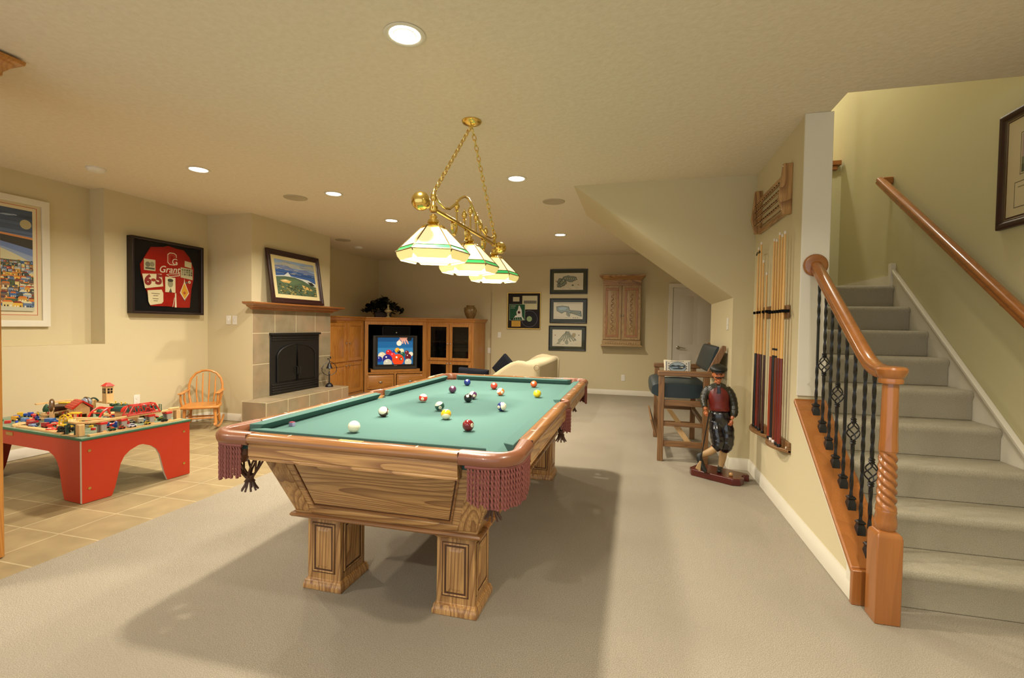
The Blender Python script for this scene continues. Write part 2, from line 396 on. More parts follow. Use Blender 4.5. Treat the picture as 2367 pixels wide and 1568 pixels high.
# local: x = world y - 5.95, y = -(world x + 4.80), z
b = MB(); b.box(-.82, -.52, -.012, 0, .30, 1.155); b.box(.50, .81, -.012, 0, .30, 1.155); b.box(-.82, .81, -.012, 0, 1.155, 1.46)
b.build('grout_bed', M['grout'], fp)
b = MB(); g = .0055
def tl(x0, x1, z0, z1, y0=-.0150, y1=-.012): b.box(x0+g, x1-g, y0, y1, z0+g, z1-g)
xs = [-.82, -.42, .0, .43, .81]
for a, c in zip(xs[:-1], xs[1:]): tl(a, c, 1.155, 1.46)
tl(-.82, -.52, .745, 1.155); tl(-.82, -.52, .30, .745); tl(.50, .81, .78, 1.155); tl(.50, .81, .38, .78); tl(.50, .81, .30, .38)
b.build('surround_tiles', M['ftile'], fp, bevel=.002)
b = MB().box(-.985, .77, -.375, -.0, 0, .296); b.build('hearth', M['grout'], fp)
b = MB()
hx = [-.985, -.60, -.17, .26, .60, .77]
for a, c in zip(hx[:-1], hx[1:]): tl(a, c, 0, .29, -.378, -.375)
for a, c in zip(hx[:-1], hx[1:]): b.box(a+g, c-g, -.378, -.02, .296, .299)
b.box(-.993, -.985, -.37, -.02, .004, .29)
b.build('hearth_tiles', M['ftile'], fp, bevel=.002)
b = MB()
def mring(e, z): return [(-.83-e, .0, z), (-.83-e, -.03-e, z), (.82+e, -.03-e, z), (.82+e, .0, z)]
b.loft([mring(.0, 1.462), mring(.012, 1.468), mring(.016, 1.478), mring(.075, 1.50), mring(.085, 1.515), mring(.13, 1.53), mring(.145, 1.536), mring(.15, 1.556), mring(.145, 1.558)])
b.build('mantel', CHE[0], fp, bevel=.002)
b = MB(); b.box(-.52, .50, -.03, 0, .30, 1.155)
for k in range(4): b.box(-.50, .48, -.042, -.028, .325+k*.035, .345+k*.035)
for k in range(3): b.box(-.50, .48, -.042, -.028, 1.045+k*.032, 1.065+k*.032)
b.box(-.53, .51, -.06, 0, 1.125, 1.155)
b.build('firebox', M['black_iron'], fp, bevel=.003)
for s in (-1, 1):
    pts = [(-.01, .47), (-.01 + s*.0, .98)]
    cx = -.01; arch = [(cx+s*.01, .47), (cx+s*.40, .47)]
    n = 12; outer = [(cx+s*.01, .47), (cx+s*.40, .47), (cx+s*.40, .82)]
    for i in range(n+1):
        a = i/n*PI/2; outer.append((cx+s*(.01+.39*math.cos(a)), .82+.17*math.sin(a)))
    d = MB().prism(outer, -.042, -.03, 1).build('glass_door', M['black'], fp, bevel=.002)
    b = MB().tube([(p[0], -.045, p[1]) for p in outer], .009, 6, closed=True); b.build('door_frame', M['black_iron'], d)
    MB().tube([(cx+s*.03, -.05, .55), (cx+s*.03, -.075, .56), (cx+s*.03, -.075, .66), (cx+s*.03, -.05, .67)], .005, 6).build('door_pull', M['black_iron'], d)

# ---------------------------------------------------------------- built-in cabinets
def panel_door(x0, x1, z0, z1, mats, parent, y=0., knob=None, glass=None, fr=.055, name='door', kn='knob'):
    b = MB(); b.box(x0, x0+fr, y-.02, y, z0, z1); b.box(x1-fr, x1, y-.02, y, z0, z1)
    b.box(x0+fr, x1-fr, y-.02, y, z0, z0+fr); b.box(x0+fr, x1-fr, y-.02, y, z1-fr, z1)
    d = b.build(name, mats[2], parent, bevel=.003)
    a0, a1, c0, c1 = x0+fr, x1-fr, z0+fr, z1-fr
    if glass: MB().box(a0, a1, y-.010, y-.006, c0, c1).build('pane', M[glass], d)
    else:
        q = .03
        MB().box(a0, a1, y-.010, y, c0, c1).loft([[(a0+.008, y-.01, c0+.008), (a1-.008, y-.01, c0+.008), (a1-.008, y-.01, c1-.008), (a0+.008, y-.01, c1-.008)],
              [(a0+q, y-.019, c0+q), (a1-q, y-.019, c0+q), (a1-q, y-.019, c1-q), (a0+q, y-.019, c1-q)]]).build('raised_panel', mats[2], d)
    if knob:
        MB().lathe([(.004, 0), (.005, -.012), (.013, -.018), (.015, -.025), (.008, -.031), (.0015, -.032)], (knob[0], y-.02, knob[1]), 14, 1).build(kn, M['nickel'], d)
    return d
def crown(parent, path, z, mat, name='crown_molding'):
    """path: plan points, outward offsets given per point as (x,y,ox,oy)"""
    prof = [(0, 0), (.012, 0), (.018, .012), (.035, .04), (.04, .055), (.055, .058), (.055, .075), (0, .075)]
    rs = [[(x+ox*a, y+oy*a, z+h) for a, h in prof] for x, y, ox, oy in path]
    return MB().loft(rs).build(name, mat, parent, bevel=.001)
ZT = 1.35
# left unit along the left wall, faces +x.   local x = world y
cl = thing('wall_cabinet', 'honey oak storage cabinet with four panelled doors beside the fireplace', 'cabinet', (-4.93, 6.80, 0), 90)
MB().box(0, 1.175, 0, .555, 0, ZT).build('cabinet_body', HON[2], cl)
for x0, x1, kx in ((.06, .60, .57), (.64, 1.12, .67)):
    panel_door(x0, x1, .63, 1.31, HON, cl, knob=(kx, .95))
    panel_door(x0, x1, .06, .60, HON, cl, knob=(kx, .555))
crown(cl, [(0, 0, 0, -1), (1.195, 0, .35, -1)], ZT, HON[0])
MB().box(0, 1.18, 0, .555, ZT, ZT+.07).build('cabinet_top', HON[0], cl)
# corner unit (television)
ct = thing('television_cabinet', 'honey oak corner cabinet with open television bay and two drawers', 'cabinet', (-4.93, 8.0, 0), math.degrees(math.atan2(.72, .93)))
L_ = 1.176
b = MB(); b.box(0, .07, 0, .03, 0, ZT); b.box(L_-.07, L_, 0, .03, 0, ZT); b.box(.07, L_-.07, 0, .03, 1.285, ZT); b.box(.07, L_-.07, 0, .03, .34, .375); b.box(.07, L_-.07, 0, .03, 0, .05)
b.box(.555, .595, 0, .03, .05, .34)
b.build('face_frame', HON[2], ct, bevel=.002)
b = MB(); b.box(.05, .07, .03, .6, .05, ZT-.01); b.box(L_-.07, L_-.05, .03, .6, .05, ZT-.01); b.box(.05, L_-.05, .6, .62, .05, ZT-.01); b.box(.05, L_-.05, .03, .6, 1.32, 1.34); b.box(.05, L_-.05, .03, .6, .345, .37)
b.build('bay_lining', M['blackm'], ct)
b = MB().box(.12, L_-.12, -.005, .30, .378, .43); b.build('swivel_shelf', HON[0], ct, bevel=.004)
for x0, x1 in ((.05, .545), (.605, L_-.05)):
    d = MB().box(x0, x1, -.02, 0, .06, .33).build('drawer', HON[0], ct, bevel=.005)
    MB().loft([[(x0+.025, -.02, .085), (x1-.025, -.02, .085), (x1-.025, -.02, .305), (x0+.025, -.02, .305)], [(x0+.035, -.026, .095), (x1-.035, -.026, .095), (x1-.035, -.026, .295), (x0+.035, -.026, .295)]]).build('drawer_panel', HON[0], d)
    xm = (x0+x1)/2
    b = MB()
    for i in range(1): b.ball((xm, -.034, .19), (.035, .016, .018), 14, 8)
    b.build('cup_pull', M['nickel'], d)
crown(ct, [(0, 0, -.33, -1), (L_, 0, .33, -1)], ZT, HON[0])
# top board covering the corner
def inv(p): return wmat(ct).inverted() @ Vector((p[0], p[1], 0))
pl = [inv(p) for p in ((-4.93, 8.0), (-4.0, 8.72), (-4.0, 9.45), (-5.49, 9.45), (-5.49, 8.0))]
MB().prism([(p.x, p.y) for p in pl], ZT, ZT+.07, 2).build('cabinet_top', HON[0], ct)
# right unit (stereo), faces -y
cr = thing('stereo_cabinet', 'honey oak stereo cabinet with four glass doors on the back wall', 'cabinet', (-4.0, 8.72, 0), 0)
W_ = .99
b = MB(); b.box(W_-.02, W_, .02, .73, 0, ZT); b.box(0, .02, .02, .73, 0, ZT); b.box(.02, W_-.02, .71, .73, 0, ZT); b.box(.02, W_-.02, .02, .71, 0, .06)
b.box(.02, W_-.02, .02, .71, .56, .60); b.box(.02, W_-.02, .05, .71, .955, .965); b.box(.02, W_-.02, .02, .71, ZT-.02, ZT)
b.build('cabinet_body', HON[2], cr)
b = MB(); b.box(0, .05, 0, .02, 0, ZT); b.box(W_-.05, W_, 0, .02, 0, ZT); b.box(.47, .52, 0, .02, 0, ZT)
b.box(.05, .47, 0, .02, 1.30, ZT); b.box(.52, W_-.05, 0, .02, 1.30, ZT); b.box(.05, .47, 0, .02, .56, .62); b.box(.52, W_-.05, 0, .02, .56, .62); b.box(0.05, W_-.05, 0, .02, 0, .05)
b.build('face_frame', HON[2], cr)
for x0, x1, kx in ((.045, .487, .465), (.503, .945, .525)):
    panel_door(x0, x1, .60, 1.315, HON, cr, knob=(kx, .93), glass='smoke_glass')
    panel_door(x0, x1, .04, .58, HON, cr, knob=(kx, .545), glass='smoke_glass')
crown(cr, [(0, 0, -.33, -1), (W_, 0, 1, -1), (W_, .73, 1, 0)], ZT, HON[0])
MB().box(0, W_, 0, .73, ZT, ZT+.07).build('cabinet_top', HON[0], cr)
MB().box(.03, .96, .1, .70, .06, .55).build('speaker_grille', M['blackm'], cr)
# equipment behind the glass
def gear(name, label, x0, x1, z0, h, mat, disp='#223a3a'):
    t = thing(name, label, 'stereo component', (-4.0+x0, 8.80, z0), 0, None)
    w = x1-x0
    MB().box(0, w, 0, .35, 0.004, h).build('housing', mat, t, bevel=.003)
    MB().box(w*.35, w*.65, -.003, 0, h*.5, h*.75).build('display', flat('display', disp, .2), t)
    b = MB()
    for k in range(4): b.box(w*(.08+.06*k), w*(.11+.06*k), -.004, 0, h*.25, h*.35)
    b.build('buttons', M['nickel'], t)
    MB().lathe([(.012, 0), (.012, -.012)], (w*.85, 0, h*.5), 14, 1).build('dial', M['nickel'], t)
    return t
silver = flat('silver_case', '#8d8a82', .35, .6); blk = flat('black_case', '#101012', .3)
gear('disc_player', 'silver disc player lying on the shelf behind the right glass door', .56, .86, .965, .055, silver)
gear('tuner', 'thin black tuner, topmost of the stack behind the right glass door', .54, .95, .845, .06, blk)
gear('cassette_deck', 'silver cassette deck in the middle of the stack behind the right glass door', .54, .95, .775, .07, silver)
gear('amplifier', 'black amplifier at the bottom of the stack behind the right glass door', .54, .95, .60, .175, blk)
gear('receiver', 'large black receiver behind the left glass door', .06, .45, .60, .17, blk)
gear('video_recorder', 'black video recorder on top of the large receiver behind the left glass door', .08, .43, .77, .09, blk)
t = tag(MB().box(.07, .25, .12, .30, 0, .02).build('dish', silver, None), 'small silver tray on the shelf behind the left glass door', 'tray'); t.location = (-4.0, 8.72, .966)

# television (crt)
tv = thing('television', 'grey box television showing billiard balls in the corner cabinet', 'television', tuple(wmat(ct) @ Vector((.575, -.02, .43))), math.degrees(math.atan2(.72, .93)))
w, h = .84, .65
b = MB(); b.box(-w/2, w/2, 0, .10, 0, h); b.loft([[(-w/2+.01, .10, .02), (w/2-.01, .10, .02), (w/2-.01, .10, h-.01), (-w/2+.01, .10, h-.01)], [(-.25, .45, .12), (.25, .45, .12), (.25, .45, h-.12), (-.25, .45, h-.12)]])
b.build('housing', flat('tv_case', '#2a2826', .4), tv, bevel=.008)
b = MB(); sx0, sx1, sz0, sz1 = -.335, .335, .095, .61
for a in (rect(sx0-.035, sx0, sz0-.03, sz1+.02), rect(sx1, sx1+.035, sz0-.03, sz1+.02), rect(sx0-.035, sx1+.035, sz1, sz1+.025), rect(sx0-.035, sx1+.035, sz0-.03, sz0)): b.prism(a, -.015, 0, 1)
b.build('bezel', M['black'], tv, bevel=.003)
MB().box(-.03, .03, -.018, -.015, .072, .08).build('badge', M['nickel'], tv)
def sx(u): return sx0+u*(sx1-sx0)
def sz(v): return sz0+v*(sz1-sz0)
Ly = [('#1c5f96', rect(sx0, sx1, sz0, sz1)), ('#154c7f', rect(sx0, sx1, sz(.85), sz1)), ('#2f78ab', rect(sx0, sx1, sz(.35), sz(.62)))]
def bl(u, v, r, c, hl=True):
    R_ = r*(sx1-sx0); Ly.append((c, disc(sx(u), sz(v), R_, 22)))
    if hl: Ly.append(('#f6efe6', disc(sx(u)-R_*.25, sz(v)+R_*.45, R_*.16, 10)))
Ly.append(('#1a2128', [(sx(.62), sz(1)), (sx(.97), sz(1)), (sx(.95), sz(.90)), (sx(.85), sz(.86))]))
Ly.append(('#c98f7c', [(sx(.60), sz(1)), (sx(.84), sz(1)), (sx(.80), sz(.90)), (sx(.66), sz(.88))]))
for u0, u1, v1 in ((.61, .57, .80), (.68, .70, .77), (.73, .78, .75), (.79, .86, .76)):
    Ly.append(('#dba391', [(sx(u0-.02), sz(.93)), (sx(u0+.035), sz(.93)), (sx(u1+.02), sz(v1)), (sx(u1-.01), sz(v1))]))
bl(.60, .79, .075, '#e9e2cc')
for u, v, r, c in ((.55, .53, .07, '#e2a01c'), (.43, .47, .05, '#1d3f93'), (.67, .50, .07, '#dcd3a6'), (.60, .46, .05, '#14202a'), (.31, .44, .085, '#c4262a'), (.82, .44, .06, '#6d1f2a'), (.94, .38, .065, '#d9d2bd'), (.70, .37, .07, '#1d5a45'), (.12, .32, .11, '#cfc5a8'), (.42, .34, .08, '#d8343a'), (.86, .28, .09, '#5d1a28'), (.05, .2, .08, '#1a2e86'), (.27, .2, .135, '#2b2577'), (.57, .17, .165, '#d8421a'), (.86, .08, .10, '#bdb9a6'), (.28, .05, .12, '#b9bbab')):
    bl(u, v, r, c)
Ly.append(('#123f33', disc(sx(.65), sz(.2), .028))); Ly.append(('#e2d9c0', disc(sx(.66), sz(.2), .014)))
def clampL(pts): return [(min(max(x, sx0), sx1), min(max(z, sz0), sz1)) for x, z in pts]
art('screen', [(c, clampL(p)) for c, p in Ly], tv, -.004, M['screen'], .0002)
t = thing('centre_speaker', 'black centre speaker above the television inside the cabinet bay', 'speaker', tuple(wmat(ct) @ Vector((.61, .10, 1.084))), math.degrees(math.atan2(.72, .93)))
MB().box(-.27, .27, 0, .2, 0, .17).build('housing', M['black'], t, bevel=.005)
MB().box(-.26, .26, -.006, 0, .01, .16).build('grille', M['blackm'], t)
MB().lathe([(.012, 0), (.012, -.004)], (0, -.006, .05), 14, 1).build('badge', M['nickel'], t)

# ---------------------------------------------------------------- things on top of the cabinets
ZC = ZT+.07
# plant in a wooden box
t = thing('potted_plant', 'dark broad leaved plant in a brown wooden box on top of the corner cabinet', 'plant', (-4.93, 8.66, ZC), 38)
b = MB(); b.loft([[(-.15, -.10, 0), (.15, -.10, 0), (.15, .10, 0), (-.15, .10, 0)], [(-.17, -.12, .15), (.17, -.12, .15), (.17, .12, .15), (-.17, .12, .15)]])
b.build('planter_box', MAH[0], t, bevel=.004)
b = MB(); rnd = random.Random(3)
for i in range(190):
    a = rnd.uniform(0, 2*PI); rr = rnd.uniform(.02, .36)**1.0; hh = .14+.24*math.exp(-(rr/.28)**2)*rnd.uniform(.5, 1.15)
    if rr > .27: hh -= rnd.uniform(0, .08)
    c = Vector((math.cos(a)*rr*1.15, math.sin(a)*rr*.55, hh)); l = rnd.uniform(.055, .095); wd = l*.48
    R3 = Euler((rnd.uniform(-.5, 1.0), rnd.uniform(-.6, .6), a+rnd.uniform(-.6, .6))).to_matrix()
    pts = [(0, -l, -.01), (wd, -l*.3, .008), (wd*.8, l*.4, .006), (0, l, -.012), (-wd*.8, l*.4, .006), (-wd, -l*.3, .008)]
    k = [c+R3 @ Vector(p) for p in pts]; k.append(c+R3 @ Vector((0, 0, -.006)))
    b.add(k, [(0, 1, 6), (1, 2, 6), (2, 3, 6), (3, 4, 6), (4, 5, 6), (5, 0, 6)])
b.build('foliage', M['plant'], t)
b = MB()
for i in range(14):
    a = 2*PI*i/14; b.tube([(0, 0, .13), (math.cos(a)*.1, math.sin(a)*.06, .22), (math.cos(a)*.24, math.sin(a)*.13, .24)], .004, 5)
b.build('stems', M['plant'], t)
# cut glass oil lamp
t = tag(MB().lathe([(.05, 0), (.052, .012), (.03, .03), (.018, .05), (.03, .07), (.022, .085), (.045, .10), (.075, .125), (.078, .145), (.05, .165), (.02, .18), (.014, .2), (.014, .235), (.02, .245), (.024, .26), (.012, .265)], (0, 0, 0), 20).build('oil_lamp', M['crystal'], None), 'cut glass oil lamp in front of the plant on the corner cabinet', 'oil lamp')
t.location = (-4.74, 8.54, ZC)
MB().lathe([(.014, .262), (.026, .29), (.024, .32), (.013, .35), (.012, .39)], (0, 0, 0), 16, cap=False).build('chimney', M['glass'], t)
t = tag(MB().lathe([(.06, 0), (.065, .01), (.10, .07), (.128, .15), (.130, .185), (.105, .235), (.078, .25), (.083, .268), (.09, .275), (.08, .275), (.07, .255), (.07, .2)], (0, 0, 0), 32).build('vase', M['vase'], None, angle=60), 'brown glazed pottery vase on top of the stereo cabinet', 'vase')
t.location = (-3.2, 9.05, ZC)
b = MB()
for s in (-1, 1): b.tube([(s*.085, -.05, .235), (s*.11, -.05, .225), (s*.118, -.05, .20)], .007, 6)
b.build('handle', M['vase'], t)

# iron bell lamp on the hearth
t = thing('iron_bell', 'black iron bell hanging in a scrolled ring stand on the hearth', 'ornament', (-4.64, 6.53, .304), 60)
MB().lathe([(.062, 0), (.062, .008), (.052, .03), (.034, .05), (.012, .058), (.011, .19), (.017, .2), (.011, .21), (.009, .235), (.002, .25)], (0, 0, 0), 8).build('base', M['black_iron'], t)
for s in (-1, 1):
    pts = [(0, .175), (.03, .175), (.085, .205), (.118, .245), (.118, .29), (.095, .335), (.05, .375), (0, .395)]
    MB().tube([(s*p[0], 0, p[1]) for p in pts], .005, 6).build('ring_arm', M['black_iron'], t)
    MB().tube([(s*.118, 0, .28), (s*.128, 0, .29), (s*.118, 0, .30)], .004, 6).build('scroll', M['black_iron'], t)
MB().lathe([(.05, .285), (.046, .29), (.03, .33), (.022, .36), (.008, .372), (.006, .395)], (0, 0, 0), 18).build('bell', M['black_iron'], t)
MB().cyl((0, 0, .262), (0, 0, .30), .006, n=8).build('clapper', M['black_iron'], t)
b = MB().tube([(0, 0, .39), (0, 0, .43)], .006, 6).ball((-.02, 0, .437), (.016, .01, .012), 8, 6).ball((.018, 0, .455), (.012, .008, .02), 8, 6); b.build('finial', M['black_iron'], t)
# ================================================================ PICTURES
def picture(name, label, cat, loc, rz, w, h, d, fw, fmat, mat_col, mw, tilt=0, glass=True, prof=None, inner=True):
    t = thing(name, label, cat, loc, rz); 
    if tilt: t.rotation_euler[0] = math.radians(tilt)
    frame_mesh(w, h, fw, d, fmat, t, prof=prof)
    MB().box(fw*.6, w-fw*.6, -d*.35, -.001, fw*.6, h-fw*.6).build('backing', M['blackm'] if mat_col is None else flat('mat_board', mat_col, .9), t)
    if glass: MB().poly([(fw*.8, -d*.62, fw*.8), (w-fw*.8, -d*.62, fw*.8), (w-fw*.8, -d*.62, h-fw*.8), (fw*.8, -d*.62, h-fw*.8)]).build('glass', M['glass'], t)
    return t
rnd = random.Random(11)
# large poster in the niche
PW, PH = 1.02, 1.235
pz = 1.222; x0p = 3.475-PW
t = picture('framed_poster', 'large white framed night view of a crowded hillside town in the niche', 'picture', (-5.70, x0p, pz), 90, PW, PH, .035, .06, M['white'], '#cdbf9b', 0)
ax0, ax1, az0, az1 = .13, PW-.13, .15, PH-.12
L = [('#b0402c', rect(ax0-.035, ax1+.035, az0-.04, az1+.035)), ('#d8cba8', rect(ax0-.03, ax1+.03, az0-.035, az1+.03)), ('#46566f', rect(ax0, ax1, az0, az1))]
W2, H2 = ax1-ax0, az1-az0
def U(u, v): return (ax0+u*W2, az0+v*H2)
for i in range(6): L.append((('#3c4a63', '#4a5a78', '#55688a', '#4b5a76', '#5a6c8c', '#66769a')[i], [U(0, .97-.04*i), U(1, .95-.04*i), U(1, .92-.04*i), U(0, .94-.04*i)]))
L.append(('#b7ad86', disc(*U(.93, .86), .045, 24)))
L += [('#c98a52', [U(0, .80), U(1, .735), U(1, .71), U(0, .78)]), ('#3c3a34', [U(0, .78), U(1, .715), U(1, .60), U(0, .72)]), ('#6a7fae', [U(0, .73), U(.5, .70), U(1, .62), U(1, .53), U(0, .6)]), ('#8c9cb8', [U(0, .66), U(.7, .62), U(1, .55), U(1, .50), U(0, .5)])]
L.append(('#c3bd98', [U(.0, .50)]+[U(.0+.06*i, .50+.13*math.sin(i/16*PI)) for i in range(17)]+[U(.98, .50)]))
L.append(('#59634a', rect(*[ax0, ax1], az0, az0+.50*H2)))
for row in range(15):
    v = .47-.033*row; sc = .5+row*.07
    u = -.02
    while u < 1.0:
        wv = rnd.uniform(.035, .085)*sc; hv = rnd.uniform(.03, .06)*sc
        c = rnd.choice(['#8a6a48', '#4a5a3a', '#b98b3a', '#7d8ba0', '#a63a2a', '#5b6f8c', '#c9b87a', '#3d4a44', '#d0a640', '#6c5a48', '#92a0a8', '#3f5f8a'])
        a, bb = max(u, 0), min(u+wv, 1); vt = v+hv
        if bb > a and v > 0:
            L.append((c, [U(a, v), U(bb, v), U(bb, vt), U(a, vt)]))
            L.append((rnd.choice(['#7b2f22', '#c9c2a0', '#40444c', '#c26a2a']), [U(a, vt), U(bb, vt), U(bb-(bb-a)*.2, vt+.012*sc), U(a+(bb-a)*.2, vt+.012*sc)]))
            nw = 3 if row > 7 else 2
            for k in range(nw): L.append((rnd.choice(['#e6d78a', '#2b2e30', '#dcd6c0']), [U(a+(bb-a)*(.15+.28*k), v+hv*.3), U(a+(bb-a)*(.28+.28*k), v+hv*.3), U(a+(bb-a)*(.28+.28*k), v+hv*.65), U(a+(bb-a)*(.15+.28*k), v+hv*.65)]))
        u += wv*rnd.uniform(.9, 1.25)
L.append(('#b9b79f', [U(0, 0), U(1, 0), U(1, .035), U(0, .06)]))
art('print', L, t, -.0125, step=.000012)

# jersey shadow box on the left wall
t = thing('jersey_display', 'black framed shadow box holding a red football jersey with patches', 'shadow box', (-5.50, 4.09, 1.378), 90)
w, h = .905, .868
frame_mesh(w, h, .03, .085, flat('near_black_wood', '#1c0c0a', .35), t, prof=[(0, 0), (0, -.085), (.022, -.085), (.03, -.075), (.03, 0)])
MB().box(.02, w-.02, -.03, 0, .02, h-.02).build('backing', M['blackm'], t)
J = [(.12, .56), (.20, .70), (.245, .775), (.40, .80), (.46, .822), (.55, .805), (.66, .80), (.74, .72), (.80, .58), (.795, .45), (.765, .33), (.74, .09), (.60, .085), (.45, .095), (.24, .09), (.215, .20), (.17, .34), (.13, .46)]
b = MB(); b.loft([[(x, -.031, z) for x, z in J], [(x, -.042, z) for x, z in J], [(.455+(x-.455)*.94, -.047, .44+(z-.44)*.94) for x, z in J]])
b.build('jersey', mottled('jersey_cloth', '#8e1c12', '#9c2216', 60, .9, .3, 120, .004, .1, c3='#7a160e', scale2=7), t)
def patch(name, layers, yy=-.050): 
    o = art(name, layers, t, yy, step=.0004); return o
patch('photograph', [('#b5ad88', rect(.155, .29, .50, .63)), ('#6b6650', disc(.20, .57, .03)), ('#817a60', disc(.25, .575, .028)), ('#4b4838', rect(.17, .28, .515, .535))])
a = patch('number_card', [('#cfc49c', [(.135, .455), (.365, .475), (.385, .33), (.165, .29)])])
rd = flat('dark_red_ink', '#7c1c16', .8)
sp_text('6', .155, rd, a, 'numeral', .20, -.0515, .385, 4, bold=.009); sp_text('5', .155, rd, a, 'numeral', .33, -.0515, .40, 4, bold=.009)
art('football_mark', [('#8d2f20', disc(.265, .395, .03, 16, .018))], a, -.0515)
a = patch('certificate', [('#cfc49c', [(.195, .27), (.365, .29), (.385, .25), (.385, .15), (.365, .125), (.225, .10), (.205, .14)])])
for k, (zz, ln) in enumerate(((.235, .10), (.21, .06), (.175, .07), (.15, .05))): art('printed_line', [('#6a6248', rect(.29-ln/2, .29+ln/2, zz, zz+.007))], a, -.0515)
# letter C with a small G
cr_l = flat('letter_red', '#8f2417', .8); wh = flat('letter_white', '#cfc6a8', .8)
Cc = [(.44, .62), (.47, .595), (.53, .595), (.56, .615), (.56, .645), (.525, .645), (.525, .63), (.485, .63), (.475, .64), (.475, .70), (.485, .71), (.515, .71), (.525, .70), (.525, .69), (.56, .69), (.56, .725), (.53, .745), (.47, .745), (.44, .72)]
a = patch('chest_letter', [('#cfc6a8', Cc), ('#a22a1c', [(.50+(x-.50)*.86, .67+(z-.67)*.88) for x, z in Cc])], -.0485)
sp_text('G', .11, wh, a, 'small_letter', .535, -.0500, .635)
a = sp_text('Grant', .112, wh, t, 'script_lettering', .462, -.0490, .535, -4, ext=.0008, shear=.3, bold=.001)
patch('script_tail', [('#cfc6a8', [(.42, .475), (.47, .45), (.60, .475), (.60, .505), (.47, .49)]), ('#8f2417', [(.435, .475), (.47, .458), (.59, .482), (.59, .496), (.47, .483)])])
patch('portrait_photo', [('#cfc6a0', [(.41, .265), (.54, .265), (.54, .445), (.41, .45)]), ('#8f8a6c', disc(.475, .37, .035, 18, .045)), ('#3f3c2e', disc(.475, .41, .037, 18, .02)), ('#48453a', [(.455, .265), (.495, .265), (.478, .32)])])
patch('ribbon', [('#cfc6a8', [(.53, .085), (.555, .085), (.55, .26), (.535, .26)]), ('#c9c0a4', [(.50, .09), (.507, .09), (.53, .20), (.525, .21)])])
patch('small_card', [('#bdb48c', [(.665, .60), (.76, .585), (.76, .66), (.665, .67)])])
patch('team_photo', [('#b0a883', [(.61, .46), (.775, .44), (.775, .575), (.61, .585)])]+[(rnd.choice(['#4d4a38', '#5f6a4c', '#8a8468']), disc(.635+.03*i, .50+.028*j, .012, 8)) for i in range(5) for j in range(3)])
patch('yellow_pennant', [('#d8d0b0', [(.60, .27), (.655, .40), (.66, .45), (.668, .40), (.725, .27), (.662, .17)]), ('#1e2340', [(.605, .265), (.66, .17), (.72, .265), (.66, .182)]), ('#c48f1c', [(.612, .275), (.655, .385), (.664, .385), (.715, .275), (.662, .195)]), ('#a5452c', disc(.66, .27, .018, 10))])
patch('badge', [('#cfc6a8', disc(.73, .41, .018)), ('#7a6a50', disc(.73, .41, .009)), ('#5a5a4a', disc(.69, .40, .014))])
MB().poly([(.025, -.074, .025), (w-.025, -.074, .025), (w-.025, -.074, h-.025), (.025, -.074, h-.025)]).build('glass', M['glass'], t)

# seascape leaning on the mantel
t = thing('seascape_painting', 'dark wood framed golf seascape painting leaning on the mantel', 'picture', (-4.675, 5.335, 1.562), 90)
t.rotation_euler = Euler((math.radians(-8.5), 0, math.radians(90)))
w, h = 1.075, .735
frame_mesh(w, h, .075, .035, MAH[0], t, prof=[(0, 0), (0, -.03), (.02, -.035), (.045, -.02), (.06, -.024), (.075, -.014), (.075, 0)])
MB().box(.05, w-.05, -.012, -.002, .05, h-.05).build('backing', flat('linen_liner', '#cfc08e', .9), t)
fx0, fx1, fz0, fz1 = .13, w-.13, .125, h-.125
def V(u, v): return (fx0+u*(fx1-fx0), fz0+v*(fz1-fz0))
L = [('#8ba0b8', rect(fx0, fx1, fz0, fz1)), ('#a9a99a', [V(0, .88), V(.3, .95), V(.6, .90), V(1, .96), V(1, .82), V(0, .78)]), ('#6f7ca0', [V(0, .82), V(.25, .86), V(.5, .76), V(.75, .80), V(1, .72), V(1, .62), V(0, .62)]),
     ('#3a5a90', [V(0, .74), V(.6, .70), V(1, .66), V(1, .35), V(0, .5)]), ('#2f4a7a', [V(0, .66), V(1, .62), V(1, .58), V(0, .60)]), ('#c9ccc4', [V(0, .52), V(.2, .56), V(.3, .66), V(.36, .55), V(.6, .52), V(.8, .50), V(1, .40), V(1, .30), V(0, .44)]),
     ('#4d5f48', [V(0, .5), V(.2, .53), V(.45, .53), V(.65, .47), V(.85, .36), V(1, .30), V(1, 0), V(0, 0)]), ('#2c2e28', [V(.78, .44), V(.9, .44), V(.98, .34), V(.86, .33)]), ('#586b4c', [V(.1, .45), V(.45, .48), V(.65, .40), V(.4, .3), V(.1, .34)]),
     ('#c9a35c', [V(.08, .40), V(.22, .44), V(.36, .40), V(.3, .34), V(.15, .35)]), ('#c9a35c', [V(.62, .33), V(.72, .30), V(.88, .22), V(.84, .18), V(.66, .22)]), ('#e0cf9a', [V(.12, .41), V(.22, .43), V(.30, .41), V(.2, .39)])]
for i in range(170):
    u, v = rnd.random(), rnd.uniform(0, .28)
    s = rnd.uniform(.008, .03); L.append((rnd.choice(['#3a3a22', '#6b6330', '#8d8148', '#2a3020', '#54603a', '#a3935a']), [V(max(u-s, 0), v), V(min(u+s, 1), v), V(min(u+s*.6, 1), v+s*1.2), V(max(u-s*.7, 0), v+s)]))
for i in range(50):
    u, v = rnd.random(), rnd.uniform(.6, .99); L.append((rnd.choice(['#b9b4a2', '#8f9fba', '#6f83a6']), [V(max(u-.06, 0), v), V(min(u+.06, 1), v), V(min(u+.05, 1), min(v+.012, 1)), V(max(u-.05, 0), min(v+.01, 1))]))
art('canvas', L, t, -.0130, step=.00002)

